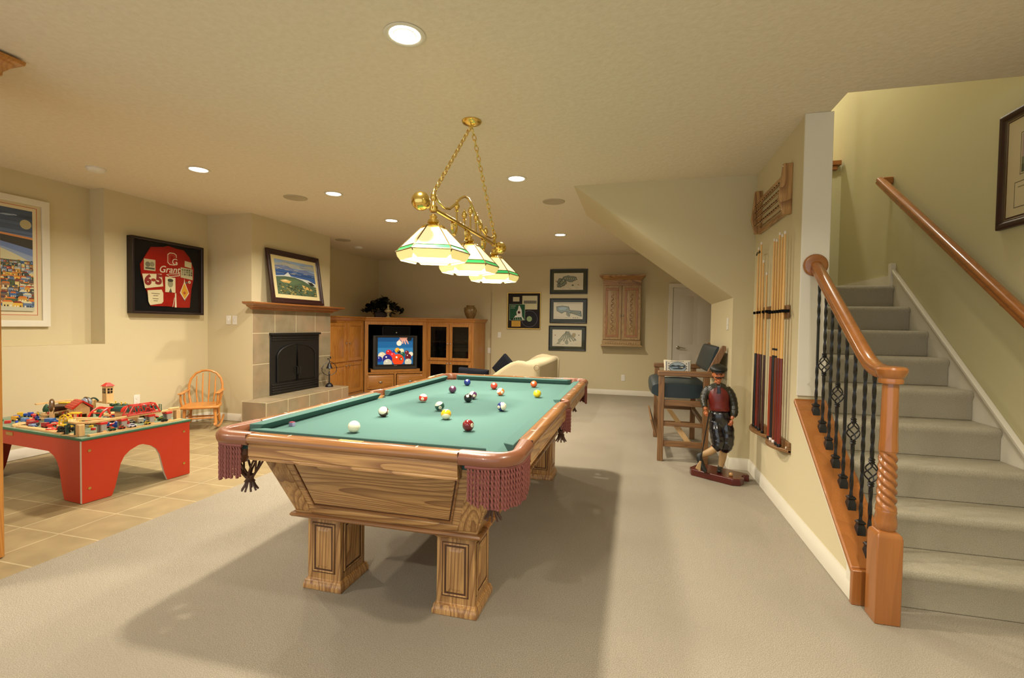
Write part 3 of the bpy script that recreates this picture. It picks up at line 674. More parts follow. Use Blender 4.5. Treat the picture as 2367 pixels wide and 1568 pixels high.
# gold framed record award on the back wall
t = thing('record_award', 'gold framed record award with green album sleeve and black disc', 'picture', (-2.525, YW, 1.24), 0)
w, h = .69, .735
frame_mesh(w, h, .022, .03, M['brass_soft'], t, prof=[(0, 0), (0, -.03), (.012, -.03), (.022, -.02), (.022, 0)])
MB().box(.015, w-.015, -.012, 0, .015, h-.015).build('backing', flat('plum_mat', '#150c0c', .8), t)
art('card', [('#bdb590', rect(.115, .25, .555, .645))], t, -.0130)
art('liner_sheet', [('#c2bc98', rect(.31, .62, .395, .67)), ('#8f8a78', rect(.34, .61, .51, .575))]+[('#4d4a44', rect(.345+.025*i, .36+.025*i, .515, .57)) for i in range(10)], t, -.0130)
art('vinyl_record', [('#6b6478', disc(.46, .205, .165, 48)), ('#0c0a0e', disc(.46, .205, .159, 48)), ('#1a171c', disc(.46, .205, .12, 40)), ('#0c0a0e', disc(.46, .205, .112, 40)), ('#8aa070', disc(.46, .205, .055, 30)), ('#222222', disc(.46, .205, .006, 8))], t, -.0130)
sl = [('#b8c2ac', rect(.045, .37, .175, .50)), ('#0f4a2c', rect(.05, .365, .18, .495)), ('#d8d8cc', [(.07, .19), (.12, .18), (.17, .27), (.30, .27), (.35, .19), (.33, .18), (.30, .24), (.17, .235)]), ('#d2cfc4', [(.20, .27), (.31, .27), (.30, .38), (.28, .42), (.26, .47), (.235, .47), (.225, .40), (.19, .34)]), ('#4a1f18', disc(.245, .335, .028)), ('#cfcabc', rect(.07, .18, .46, .468)), ('#9fb09c', rect(.07, .16, .435, .44)), ('#9fb09c', rect(.07, .16, .415, .42))]
for i in range(5): sl += [('#bfc8b8', [(.12+.05*i, .185), (.127+.05*i, .185), (.15+.035*i, .235), (.145+.035*i, .235)])]
art('album_sleeve', sl, t, -.0155)
art('gold_plaque', [('#a87f2a', rect(.09, .28, .045, .165)), ('#c79a3a', rect(.095, .275, .05, .16))]+[('#8a6a24', rect(.12, .25, .07+.02*k, .074+.02*k)) for k in range(4)], t, -.0135)

# three framed course maps
def course(seed, kind):
    r = random.Random(seed); w, h = .735, .575
    cx0, cx1, cz0, cz1 = .075, .655, .095, .48
    L = [('#c2baa0', rect(cx0, cx1, cz0, cz1)), ('#d0c9b0', rect(cx0+.008, cx1-.008, cz0+.008, cz1-.008))]
    def blob(x, z, a, bb, c1, c2, rot=0, holes=5):
        pts = []
        for i in range(20):
            th = 2*PI*i/20; rr = 1+r.uniform(-.15, .15); px, pz_ = a*rr*math.cos(th), bb*rr*math.sin(th)
            pts.append((x+px*math.cos(rot)-pz_*math.sin(rot), z+px*math.sin(rot)+pz_*math.cos(rot)))
        L.append((c1, pts)); L.append((c2, [(x+(p[0]-x)*.9, z+(p[1]-z)*.88) for p in pts]))
        for k in range(holes):
            u = (k/(max(holes-1, 1))-.5)*1.4
            hx, hz = x+u*a*math.cos(rot), z+u*a*math.sin(rot)
            L.append((c1, disc(hx, hz, bb*.30, 10, bb*.5))); L.append(('#a9ad92', disc(hx, hz, bb*.2, 10, bb*.38)))
    if kind == 0:
        blob(.23, .27, .085, .10, '#3c443c', '#7c8574', .9, 5); blob(.40, .35, .14, .07, '#46504a', '#828b7c', -.1, 6); blob(.19, .20, .05, .05, '#2f3630', '#6d7568', 0, 2); blob(.45, .20, .02, .02, '#4a4438', '#5b6458', 0, 0)
        for x, z in ((.12, .30), (.56, .21)): L.append(('#a0613c', disc(x, z, .012)))
    elif kind == 1:
        L.append(('#4c5650', [(.13, .38), (.25, .40), (.38, .38), (.40, .30), (.62, .28), (.635, .15), (.55, .18), (.44, .22), (.38, .24), (.30, .26), (.24, .22), (.14, .28)]))
        L.append(('#8e9a92', [(.14, .37), (.25, .39), (.37, .37), (.39, .29), (.60, .27), (.62, .17), (.55, .19), (.44, .23), (.38, .25), (.30, .27), (.24, .235), (.15, .285)]))
        L.append(('#9fb4bc', [(.17, .35), (.28, .37), (.35, .35), (.30, .30), (.20, .30)])); blob(.37, .21, .035, .06, '#434d46', '#8a9288', .2, 2); blob(.5, .24, .10, .025, '#4a5046', '#868c74', -.2, 5)
        for k in range(3): L.append(('#6b6a58', disc(.47+.04*k, .125, .011)))
        L += [('#7a6a58', rect(.15, .62, .445, .449)), ('#7a6a58', rect(.15, .62, .462, .465))]
    else:
        for k in range(7):
            a = -.9+.3*k; p = [(.37+.03*math.sin(a), .44)]
            for q in range(1, 6): p.append((.37+math.sin(a)*(.045*q)+.01*math.sin(q*2+k), .44-.045*q*(.75+.3*math.cos(a))))
            for s_ in stroke(p, .024): L.append(('#474c40', s_))
            for s_ in stroke(p, .012): L.append(('#a3a68a', s_))
        blob(.22, .20, .07, .022, '#474c40', '#9ea085', .8, 3); blob(.50, .36, .035, .05, '#6b5f3c', '#b09a66', -.3, 2); blob(.36, .19, .03, .05, '#474c40', '#9ea085', .1, 2)
        for x, z, c in ((.13, .35, '#a0613c'), (.52, .25, '#5b4630'), (.60, .36, '#6b6a58')): L.append((c, disc(x, z, .012)))
    for k in range(9): 
        x, z = r.uniform(cx0+.03, cx1-.1), r.uniform(cz0+.02, cz0+.06); L.append(('#8d8874', rect(x, x+.05, z, z+.004)))
    return [(c, [(x, z*.86) for x, z in p]) for c, p in L]
for kind, (lab, px, pz_) in enumerate((('black framed golf course map, topmost of the three', -1.655, 1.943), ('black framed golf course map, middle of the three', -1.652, 1.369), ('black framed golf course map, lowest of the three', -1.665, .828))):
    t = picture('course_map', lab, 'picture', (px, YW, pz_), 0, .74, .49, .025, .022, M['black'], '#3a3d2c', 0)
    t['group'] = 'golf course maps on the back wall'
    art('map_print', course(kind+3, kind), t, -.0095, step=.00003)

# oak dart cabinet
GOAK = woods('golden_oak', '#a06a2a', '#7c4c1c', rough=.35, rings=5, cross=8, contrast=.7, coat=.25)
t = thing('dart_cabinet', 'carved oak two door wall cabinet with crown, hung on the back wall', 'cabinet', (-.60, YW, 1.06), 0)
w = .695
MB().box(0, w, -.13, 0, .0, 1.06).build('cabinet_body', POAK[2], t, bevel=.003)
for x0, x1, kx in ((.0, .343, .325), (.352, w, .372)):
    d = panel_door(x0+.005, x1-.002, .01, 1.03, POAK, t, y=-.13, knob=(kx, .47), fr=.05)
    b = MB(); fr_ = rect(x0+.055, x1-.055, .06, .98); 
    for s_ in (rect(x0+.05, x1-.052, .055, .098), rect(x0+.05, x1-.052, .942, .985), rect(x0+.05, x0+.088, .098, .942), rect(x1-.090, x1-.052, .098, .942)): b.prism(s_, -.155, -.13, 1)
    b.build('panel_molding', GOAK[2], d, bevel=.004)
    b = MB()
    for k in range(7):
        pts = [((x0+x1)/2+.025*math.sin(q*1.3+k), -.152, .16+k*.10+q*.016) for q in range(8)]
        b.tube(pts, .004, 5)
    b.build('carving', BRO[2], d)
b = MB(); b.loft([[(-.0-e, y1, z), (w+e, y1, z), (w+e, -.14-e, z), (-e, -.14-e, z)] for e, y1, z in ((0, 0, 1.03), (0, 0, 1.14), (.02, 0, 1.15), (.05, 0, 1.19), (.075, 0, 1.205), (.08, 0, 1.225))])
b.build('crown_molding', OAK[0], t, bevel=.002)
b = MB()
for k in range(9):
    x = .25+k*.045; b.tube([(x, -.146, 1.075), (x+.015, -.150, 1.095), (x+.03, -.146, 1.07), (x+.04, -.148, 1.06)], .006, 5)
for k in range(14): x = .06+k*.042; b.ball((x, -.155, -.055), (.012, .008, .014), 8, 6)
b.build('carving', POAK[0], t)
b = MB(); b.loft([[(-e, 0, z), (w+e, 0, z), (w+e, -.14-e, z), (-e, -.14-e, z)] for e, z in ((0.0, 0), (.01, -.01), (.01, -.085), (.035, -.095), (.04, -.115))])
b.build('bottom_rail', POAK[0], t, bevel=.002)

outlet('white wall switch beside the gold framed record award', (-2.69, YW, 1.11), 0, 'switch', 'light_switch')
outlet('white wall outlet low on the back wall under the dart cabinet', (-.205, YW, .33), 0)
outlet('white wall outlet behind the play table on the left wall', (-5.50, 4.19, .39), 90)
outlet('left light switch of the pair beside the fireplace', (-5.16, 5.13, 1.32), 0, 'switch', 'light_switch')
outlet('right light switch of the pair beside the fireplace', (-5.06, 5.13, 1.32), 0, 'switch', 'light_switch')
outlet('white light switch on the short wall behind the golfer statue', (.87, 5.0, 1.35), -90, 'switch', 'light_switch')
outlet('white wall switch low beside the stereo cabinet edge', (-2.92, 9.46, .78), 0, 'switch', 'light_switch')

# picture on the right stair wall
t = picture('framed_certificate', 'dark cherry framed print with cream mat above the wall handrail', 'picture', (XR, 3.475, 1.905), -90, .62, .665, .03, .05, MAH[0], '#c9bc98', 0, prof=[(0, 0), (0, -.022), (.012, -.03), (.03, -.026), (.036, -.02), (.05, -.014), (.05, 0)])
art('fillet', [('#b39a6a', rect(.047, .573, .047, .618)), ('#3a1812', rect(.052, .568, .052, .613)), ('#c9bc98', rect(.062, .558, .062, .603))], t, -.0112, step=.00005)
art('photo_print', [('#2d2620', rect(.155, .465, .285, .52)), ('#c9bc98', rect(.159, .461, .289, .516)), ('#a9908a', rect(.165, .455, .295, .51)), ('#6b6f58', rect(.165, .455, .295, .38)), ('#4a5240', rect(.165, .455, .295, .34))], t, -.0116, step=.00005)
art('caption_card', [('#2d2620', rect(.12, .50, .105, .25)), ('#cdc19e', rect(.124, .496, .109, .246)), ('#8a8460', rect(.145, .475, .215, .222)), ('#8a8460', rect(.2, .42, .16, .164))], t, -.0116, step=.00005)

# ================================================================ CEILING THINGS
def lamp_light(name, loc, r, e, col=(1, .90, .74), parent=None, spread=150, shape='DISK'):
    ld = bpy.data.lights.new(name, 'AREA'); ld.shape = shape; ld.size = r*2; ld.energy = e; ld.color = col; ld.spread = math.radians(spread)
    o = bpy.data.objects.new(name, ld); COL.objects.link(o); o.location = loc; o.parent = parent; return o
CAN_E = 50
cans = [((-1.108, 2.136), 'recessed ceiling light nearest the camera, in front of the hanging lamp'), ((-3.933, 3.575), 'recessed ceiling light nearest the red jersey display'), ((-3.188, 4.547), 'recessed ceiling light beside the round speaker near the fireplace'),
        ((-3.221, 5.874), 'small recessed ceiling light in front of the television cabinet'), ((-1.121, 4.433), 'recessed ceiling light right behind the hanging lamp'), ((-1.136, 7.263), 'farthest recessed ceiling light before the back wall')]
proto = thing('recessed_light', cans[0][1], 'ceiling light', (cans[0][0][0], cans[0][0][1], H), 0, 'recessed ceiling lights')
MB().lathe([(.076, -.001), (.098, -.001), (.100, -.004), (.094, -.007), (.078, -.005), (.074, -.002)], n=32, cap=False).build('trim_ring', M['white'], proto)
MB().lathe([(.076, -.0025), (.06, -.0035), (.02, -.004), (.0005, -.004)], n=28).build('diffuser', M['lamp_face'], proto)
MB().lathe([(.050, -.004), (.053, -.0075), (.057, -.004)], n=32, cap=False).build('baffle_ring', M['white'], proto)
lamp_light('lamp', (0, 0, -.012), .07, CAN_E, parent=proto)
for (x, y), lab in cans[1:]:
    o = copy_tree(proto); o.location = (x, y, H); o['label'] = lab
for x, y in ((-3.9, .6), (-1.1, -.7), (1.0, 1.0)):
    o = copy_tree(proto); o.location = (x, y, H); o['label'] = {-3.9: 'recessed ceiling light over the left end, behind the camera', -1.1: 'recessed ceiling light above the entry, behind the camera', 1.0: 'recessed ceiling light beside the stairs, behind the camera'}[x]
for (x, y), lab in (((-3.714, 4.602), 'round flush ceiling speaker beside the left recessed lights'), ((-.913, 5.324), 'round flush ceiling speaker right of the hanging lamp'), ((-4.782, 7.086), 'round flush ceiling speaker above the fireplace corner')):
    t = tag(MB().lathe([(.0005, -.004), (.11, -.006), (.118, -.009), (.125, -.006), (.126, 0)], n=36, cap=False).build('ceiling_speaker', flat('speaker_mesh', '#b0a48a', .8, bump=.4, bscale=600), None), lab, 'speaker', 'flush ceiling speakers')
    t.location = (x, y, H)
for (x, y), lab in (((-4.857, 3.345), 'round white smoke detector near the left wall'), ((-4.92, 7.772), 'round white smoke detector far off over the cabinets')):
    t = thing('smoke_detector', lab, 'smoke detector', (x, y, H), 0, 'smoke detectors on the ceiling')
    MB().lathe([(.075, 0), (.075, -.012), (.062, -.03), (.03, -.036), (.0005, -.036)], n=32, cap=False).build('housing', M['plastic'], t)
    MB().lathe([(.066, -.014), (.068, -.018), (.064, -.020)], n=32, cap=False).build('vent_slot', M['nickel'], t)

# ---------------------------------------------------------------- billiard lamp
pl_ = thing('billiard_lamp', 'brass billiard lamp with three stained glass shades hanging over the table', 'hanging lamp', (-1.115, 3.13, H))
BR = M['brass']
MB().lathe([(.066, 0), (.068, -.006), (.060, -.018), (.030, -.030), (.012, -.034), (.010, -.046), (.004, -.052)], n=32).build('canopy', BR, pl_)
zb = 1.955-H   # bar height, local
y0b, y1b = -.62, .58
def chain(p, q, name):
    p, q = Vector(p), Vector(q); n = int((q-p).length/.036); b = MB(); d = (q-p).normalized()
    a = d.cross(Vector((1, 0, 0))).normalized(); c = d.cross(a).normalized()
    for i in range(n):
        m = p+(q-p)*((i+.5)/n); s = (a, c)[i % 2]; pts = []
        for k in range(10):
            th = 2*PI*k/10; pts.append(m+d*math.cos(th)*.026+s*math.sin(th)*.0125)
        b.tube(pts, .0032, 5, closed=True)
    return b.build(name, BR, pl_)
chain((0, -.02, -.05), (0, y0b+.01, zb+.10), 'chain'); chain((0, .02, -.05), (0, y1b-.01, zb+.08), 'chain')
b = MB().tube([(0, y0b-.02, zb), (0, y1b+.02, zb)], .0135, 14); b.build('bar', BR, pl_)
for y, s in ((y0b-.165, -1), (y1b+.175, 1)):
    b = MB().ball((0, y, zb), .050, 24, 16); b.tube([(0, y-s*.04, zb), (0, y-s*.10, zb)], .012, 10); b.lathe([(.018, -.008), (.024, 0), (.018, .008)], (0, y-s*.055, zb), 14, 1); b.lathe([(.014, -.008), (.02, 0), (.014, .008)], (0, y-s*.085, zb), 14, 1)
    b.build('end_ball', BR, pl_)
sp = [(-.62, .08), (-.56, .055), (-.47, .04), (-.38, .055), (-.29, .105), (-.20, .165), (-.12, .20), (-.05, .205), (.02, .18), (.12, .12), (.25, .06), (.36, .03), (.48, .035), (.58, .06)]
b = MB().tube([(0, y, zb+z) for y, z in sp], .008, 10); b.build('scroll_arm', BR, pl_)
for y in (y0b, y1b):
    b = MB().lathe([(.018, -.02), (.024, -.01), (.024, .01), (.016, .02), (.010, .04), (.018, .055), (.018, .075), (.010, .09), (.004, .10)], (0, y, zb), 16); b.build('socket_collar', BR, pl_)
for y, hh in ((-.26, .10), (.0, .13), (.12, .11), (-.12, .075), (.22, .075), (.35, .06)):
    b = MB().lathe([(.006, 0), (.006, hh-.045), (.014, hh-.04), (.007, hh-.03), (.017, hh-.018), (.019, hh-.005), (.012, hh+.012), (.005, hh+.018), (.007, hh+.026), (.0015, hh+.033)], (0, y, zb+.01), 14); b.build('finial', BR, pl_)
for y in (-.30, -.06, .30):
    b = MB()
    for s in (-1, 1):
        for q in range(2):
            pts = [(math.cos(PI*q)*.004, y+s*(.012+.028*math.sin(k/7*PI*1.4)), zb-.01-.012*k+.01*math.sin(k)) for k in range(8)]
            b.tube(pts, .004, 6)
    b.ball((0, y, zb-.03), .010, 10, 8); b.build('filigree', BR, pl_)
gl_cream, nt_, b_ = new_mat('lit_cream_glass'); setp(b_, Base_Color=C('#efe0b0'), Roughness=.25); b_.inputs['Emission Color'].default_value = C('#ffe9a8'); b_.inputs['Emission Strength'].default_value = .62
gl_green = flat('lit_green_glass', '#2f9a52', .2, emit='#35b060', estr=.45)
gl_skirt = flat('lit_skirt_glass', '#efe0a0', .25, emit='#ffe68c', estr=.5)
gl_in = flat('inner_glass', '#fff6dd', .4, emit='#fff3d0', estr=1.25)
def shade(yc, first=None):
    rot = math.radians(-68)
    N = 6
    def ring(r, z, dr=0): return [(r*math.cos(rot+PI/N+2*PI*i/N), yc+r*math.sin(rot+PI/N+2*PI*i/N), z) for i in range(N)]
    def rg(r, z): return ring(r/math.cos(PI/N)*.93, z)
    zt = zb-.10
    sh = MB(); sh.m = 0
    R0, R1, R2, R3, R4 = .058, .183, .198, .208, .190
    z0, z1, z2, z3, z4 = zt, zt-.125, zt-.147, zt-.150, zt-.198
    rings = [ring(R0, z0), ring(R1, z1)]
    sh.loft(rings, cap=False); sh.m = 1; sh.loft([ring(R1, z1), ring(R3, z3)], cap=False); sh.m = 2
    # skirt panels with small scallop gaps
    t_, u_ = ring(R3, z3), ring(R4, z4)
    for i in range(N):
        a, c = Vector(t_[i]), Vector(t_[(i+1) % N]); e, f = Vector(u_[i]), Vector(u_[(i+1) % N])
        g1, g2 = e.lerp(f, .10), e.lerp(f, .90); h1, h2 = a.lerp(e, .55), c.lerp(f, .55)
        sh.add([a, c, h2, g2, g1, h1], [(0, 1, 2, 3, 4, 5)])
    sh.m = 3
    i1, i2, i3 = ring(R0-.004, z0-.002), ring(R1-.006, z1-.002), ring(R4-.012, z4+.012)
    sh.loft([i1, i2, i3], cap=False)
    s = sh.build('shade', [gl_cream, gl_green, gl_skirt, gl_in], pl_, angle=10)
    b = MB()
    for i in range(N):
        b.tube([ring(R0, z0)[i], ring(R1, z1)[i], ring(R3, z3)[i], ring(R4, z4+.02)[i]], .0038, 5)
        for R_, z_ in ((R1, z1), (R3, z3)): b.tube([ring(R_, z_)[i], ring(R_, z_)[(i+1) % N]], .0036, 5)
    b.build('lead_came', flat('lead_came', '#7a6434', .4, .7), s)
    b = MB(); b.lathe([(.014, .06), (.022, .05), (.016, .035), (.030, .03), (.034, .015), (.024, .008), (.044, 0), (.064, -.008), (.070, -.014), (.066, -.02)], (0, yc, zt+.005), 24)
    for k in range(20):
        a = 2*PI*k/20; b.ball((.060*math.cos(a), yc+.060*math.sin(a), zt-.004), .006, 6, 4)
    b.build('fitter', BR, pl_)
    bb = MB().ball((0, yc, zt-.10), .03, 14, 10).build('bulb', flat('bulb_glow', '#ffffff', .4, emit='#fff0cf', estr=12.), s)
    lamp_light('lamp', (0, yc, zt-.15), .07, 11, (1, .93, .80), pl_, 165)
    return s
for yc in (-.62, -.02, .58): shade(yc)
# ================================================================ POOL TABLE
TX, TY, TL, TW = -1.10, 3.025, 1.375, .70      # centre, half length, half width
FZ = .78
pt = thing('pool_table', 'oak pool table with green felt, fringed leather pockets and square panelled legs', 'pool table', (TX, TY, 0))
nx, ny = .585, 1.215   # cushion noses
pf = []
for sx_, sy_ in ((1, 1), (-1, 1), (-1, -1), (1, -1)):
    arc_ = []
    for k in range(9):
        a_ = math.radians(126-162*k/8) ; arc_.append((sx_*(.600-.060*math.cos(a_)*1.), sy_*(1.250-.060*math.sin(a_)*1.)))
    seg_ = [(sx_*.637, sy_*1.20)]+arc_+[(sx_*.55, sy_*1.312)]
    if sx_*sy_ < 0: seg_ = seg_[::-1]
    pf += seg_
    if (sx_, sy_) in ((-1, 1), (1, -1)):
        pf += [(sx_*(.640-.040*math.cos(t_)), sy_*.050*math.sin(t_)) for t_ in [PI/2-PI*k/8 for k in range(9)]]
MB().prism(pf, .745, FZ, 2).build('playing_surface', M['felt'], pt)
# cushions: cross section from nose to rail wood
def cushion(p, q, inward, ms, me_, parent=pt):
    """p->q along nose line; ends mitred outwards by ms/me_"""
    p, q, n = Vector((*p, 0)), Vector((*q, 0)), Vector((*inward, 0)); d = (q-p).normalized()
    prof = [(0, .819), (.003, .814), (.030, FZ+.001), (.052, FZ+.001), (.052, .823)]
    def ring(o, m): return [o-n*a+d*m*(a/.05)+Vector((0, 0, z)) for a, z in prof]
    return MB().loft([ring(p, -ms), ring(q, me_)]).build('cushion', M['felt'], parent, bevel=.003)
cushion((-nx+.07, -ny), (nx-.07, -ny), (0, 1), .035, .035)
cushion((nx-.07, ny), (-nx+.07, ny), (0, -1), .035, .035)
for s in (-1, 1):
    for a, c in ((-ny+.07, -.075), (.075, ny-.07)):
        cushion((s*nx, a), (s*nx, c), (-s, 0), .035 if a < -.5 else .012, .035 if c > .5 else .012)
# wooden rails
RAILP = [(.637, .786), (.637, .823), (.645, .826), (.676, .826), (.690, .822), (.699, .814), (.702, .803), (.699, .793), (.692, .786)]
APR = [(.64, .786), (.688, .786), (.688, .783), (.692, .780), (.692, .735), (.688, .731), (.688, .728), (.690, .726), (.690, .718), (.655, .716), (.64, .716)]
def lon(prof, sgn, y0, y1, axis):
    if axis == 1: return [[(sgn*a, y, z) for a, z in prof] for y in (y0, y1)]
    return [[(y, sgn*(a+TL-TW), z) for a, z in prof] for y in (y0, y1)]
for s in (-1, 1):
    for a, c in ((-1.10, -.075), (.075, 1.10)):
        MB().loft(lon(RAILP, s, a, c, 1)).build('rail', OAKD[1], pt, bevel=.001)
    MB().loft(lon(APR, s, -1.095, 1.095, 1)).build('apron', OAK[1], pt, bevel=.001)
    MB().loft(lon(RAILP, s, -.475, .475, 0)).build('rail', OAKD[0], pt, bevel=.001)
    MB().loft(lon(APR, s, -.470, .470, 0)).build('apron', OAK[0], pt, bevel=.001)
MB().box(-.535, .535, -1.19, 1.19, .705, .745).build('frame', OAK[1], pt)
# sights
sg = []
for s in (-1, 1):
    for y in (-.91, -.61, -.30, .30, .61, .91): sg.append((s*.662, y, 0))
    for x in (-.29, .29) if s < 0 else (-.29, 0, .29): sg.append((x, s*(TL-.04), 1))
f0 = None
for x, y, k in sg:
    if f0 is None: o = f0 = MB().prism([(-.013, 0), (0, -.0045), (.013, 0), (0, .0045)], .8255, .8268, 2).build('sight', M['pearl'], pt)
    else: o = f0.copy(); COL.objects.link(o); o.parent = pt
    o.location = (x, y, 0); o.rotation_euler = (0, 0, PI/2 if k else 0)
MB().box(-.055, .055, -TL+.027, -TL+.052, .8258, .8272).build('name_plate', M['brass_soft'], pt)
for s in (-1, 1):
    for e in (-1, 1):
        MB().box(e*.4735-.0012, e*.4735+.0012, s*(TL-.002)-.003, s*(TL-.060), .79, .8265).build('seam', M['groove'], pt)
        MB().box(s*.640, s*.7005, e*1.0985-.0012, e*1.0985+.0012, .79, .8265).build('seam', M['groove'], pt)
# corner castings
def resamp(pts, n):
    P_ = [Vector(p) for p in pts]
    ls = [0]
    for a, c in zip(P_[:-1], P_[1:]): ls.append(ls[-1]+(c-a).length)
    out = []
    for i in range(n):
        t_ = ls[-1]*i/(n-1); k = 0
        while k < len(ls)-2 and ls[k+1] < t_: k += 1
        f = (t_-ls[k])/max(ls[k+1]-ls[k], 1e-9); out.append(P_[k].lerp(P_[k+1], f))
    return out
def casting2(sx_, sy_):
    out = [(-.472, -1.375)]; R_ = .135
    for i in range(11):
        a = PI/2*i/10; out.append((-(TW-R_)-R_*math.sin(a)-.004, -(TL-R_)-R_*math.cos(a)-.004))
    out.append((-.702, -1.098)); n = 26
    inn = [(-.472, -1.312)]
    for i in range(11):
        a = (PI/2+.8)*(1-i/10)-.4; inn.append((-.600-.056*math.cos(a), -1.262-.056*math.sin(a)))
    inn.append((-.640, -1.098))
    O = resamp([(x, y, 0) for x, y in out], n); I = resamp([(x, y, 0) for x, y in inn], n)
    rings = []
    for k in range(n):
        o_, i_ = O[k], I[k]; d = (o_-i_)
        prof = [(0, .778), (0, .820), (.15, .828), (.45, .830), (.8, .826), (1.0, .814), (1.04, .803), (1.0, .790), (.9, .780)]
        rings.append([((i_+d*f).x*-sx_, (i_+d*f).y*-sy_, z) for f, z in prof])
    MB().loft(rings).build('pocket_casting', M['leather'], pt, angle=50)
    return [((o_.x)*-sx_, (o_.y)*-sy_) for o_ in O]
def twisted(b, x, y, z0, ln, r=.0044, tw=26, n=5):
    k = max(int(ln/.009), 4)
    for ph in (0, PI):
        pts = [(x+math.cos(ph+tw*2*PI*ln*j/k*.9)*r*.7, y+math.sin(ph+tw*2*PI*ln*j/k*.9)*r*.7, z0-ln*j/k) for j in range(k+1)]
        b.tube(pts, r, n)
rf = random.Random(5)
def fringe(path, z=.775, off=0., lens=.15):
    P_ = resamp([(x, y, 0) for x, y in path], int(sum((Vector(a)-Vector(c)).length for a, c in zip(path[:-1], path[1:]))/.0125))
    b = MB(); m = len(P_)
    for k, p in enumerate(P_):
        if k < 1 or k > m-2: continue
        u = k/(m-1); l = lens*(.86+.2*math.sin(u*PI))*rf.uniform(.93, 1.05)
        twisted(b, p.x+rf.uniform(-.002, .002), p.y+rf.uniform(-.002, .002), z, l)
    b.tube([(p.x, p.y, z) for p in P_], .007, 6)
    return b.build('fringe', M['rope'], pt)
def net(cx, cy, r, z0=.775, dep=.16):
    b = MB()
    for k in range(6):
        a = 2*PI*k/6
        b.tube([(cx+r*w_*math.cos(a+v*1.2), cy+r*w_*math.sin(a+v*1.2), z0-dep*v) for v, w_ in ((0, 1), (.3, .98), (.55, .85), (.8, .5), (.95, .2))], .0065, 6, flat_=.5)
        b.tube([(cx+r*w_*math.cos(a-v*1.2), cy+r*w_*math.sin(a-v*1.2), z0-dep*v) for v, w_ in ((0, 1), (.3, .98), (.55, .85), (.8, .5), (.95, .2))], .0065, 6, flat_=.5)
    b.lathe([(.022, -.0), (.016, -.02), (.024, -.03)], (cx, cy, z0-dep+.02), 10)
    for k in range(9):
        a = 2*PI*k/9; b.tube([(cx+.012*math.cos(a), cy+.012*math.sin(a), z0-dep-.005), (cx+.022*math.cos(a), cy+.022*math.sin(a), z0-dep-.03), (cx+.034*math.cos(a), cy+.034*math.sin(a), z0-dep-.05)], .0045, 5)
    b.build('pocket_net', M['leather_dark'], pt)
for sx_ in (-1, 1):
    for sy_ in (-1, 1):
        P_ = casting2(sx_, sy_)
        fringe([((x*.985), (y*.993)) for x, y in P_[2:-2]])
        net(sx_*.575, sy_*1.245, .068, dep=.185)
        MB().lathe([(.056, 0), (.054, -.06), (.02, -.10)], (sx_*.60, sy_*1.262, .772), 16, cap=False).build('pocket_liner', M['leather'], pt)
for s in (-1, 1):
    n = 17; rings = []
    for k in range(n):
        a = -PI/2+PI*k/(n-1); ox, oy = .655+.052*math.cos(a), .080*math.sin(a); ix, iy = .645+.030*math.cos(a), .058*math.sin(a)
        rings.append([(s*(ix+(ox-ix)*f), iy+(oy-iy)*f, z) for f, z in ((0, .768), (0, .822), (.4, .829), (.8, .826), (1, .812), (1.08, .800), (1, .782))])
    MB().loft(rings).build('pocket_casting', M['leather'], pt, angle=50)
    fringe([(s*(.655+.056*math.cos(-PI/2+PI*k/8)), .078*math.sin(-PI/2+PI*k/8)) for k in range(9)], lens=.14)
    net(s*.655, 0, .05)
# tapered cabinet
cb = [(.715, .575, 1.19), (.70, .575, 1.19), (.40, .46, 1.085), (.385, .46, 1.085)]
b = MB(); b.loft([[(-w_, -l_, z), (w_, -l_, z), (w_, l_, z), (-w_, l_, z)] for z, w_, l_ in cb]); b.build('cabinet_body', OAK[0], pt, bevel=.004)
MB().loft([[(-w_, -l_, z), (w_, -l_, z), (w_, l_, z), (-w_, l_, z)] for z, w_, l_ in ((.395, .475, 1.10), (.385, .482, 1.107), (.375, .475, 1.10))]).build('base_molding', OAKD[0], pt, bevel=.003)
def face_pt(u, v, side):
    """u -1..1 across, v 0..1 up the sloping faces"""
    w_ = .46+(.575-.46)*v; l_ = 1.085+(1.19-1.085)*v; z = .40+.30*v
    if side == 'end': return Vector((u*w_, -l_, z))
    if side == 'end2': return Vector((-u*w_, l_, z))
    return Vector(((1 if side == 'r' else -1)*w_, u*l_*(1 if side == 'r' else -1), z))
def slab(side, u0, u1, v0, v1, t0, t1, name, mat, bev=.002):
    nrm = {'end': Vector((0, -1, -.35)), 'end2': Vector((0, 1, -.35)), 'r': Vector((1, 0, -.38)), 'l': Vector((-1, 0, -.38))}[side].normalized()
    q = [(u0, v0), (u1, v0), (u1, v1), (u0, v1)]
    ins = .012 if side.startswith('end') else .005
    q2 = [(u0+ins, v0+.03), (u1-ins, v0+.03), (u1-ins, v1-.03), (u0+ins, v1-.03)]
    o_ = MB().loft([[face_pt(*p, side)+nrm*t0 for p in q], [face_pt(*p, side)+nrm*t1*.6 for p in q], [face_pt(*p, side)+nrm*t1 for p in q2]]).build(name, mat, pt, bevel=bev)
    if name == 'panel':
        gu = .028 if side.startswith('end') else .012; gv = .05
        def fq(g, h, t): return [face_pt(*p, side)+nrm*t for p in ((u0-g, v0-h), (u1+g, v0-h), (u1+g, v1+h), (u0-g, v1+h))]
        for g0, g1, tt, mt in ((.0, .45, .0012, M['groove']), (.45, 1., .0065, OAKD[0])):
            a0, a1, b1_, b0 = fq(gu*g0, gv*g0, -.002), fq(gu*g0, gv*g0, tt), fq(gu*g1, gv*g1, tt), fq(gu*g1, gv*g1, -.002)
            MB().loft([a0, a1, b1_, b0], cap=False).build('groove' if mt is M['groove'] else 'molding', mt, o_)
    return o_
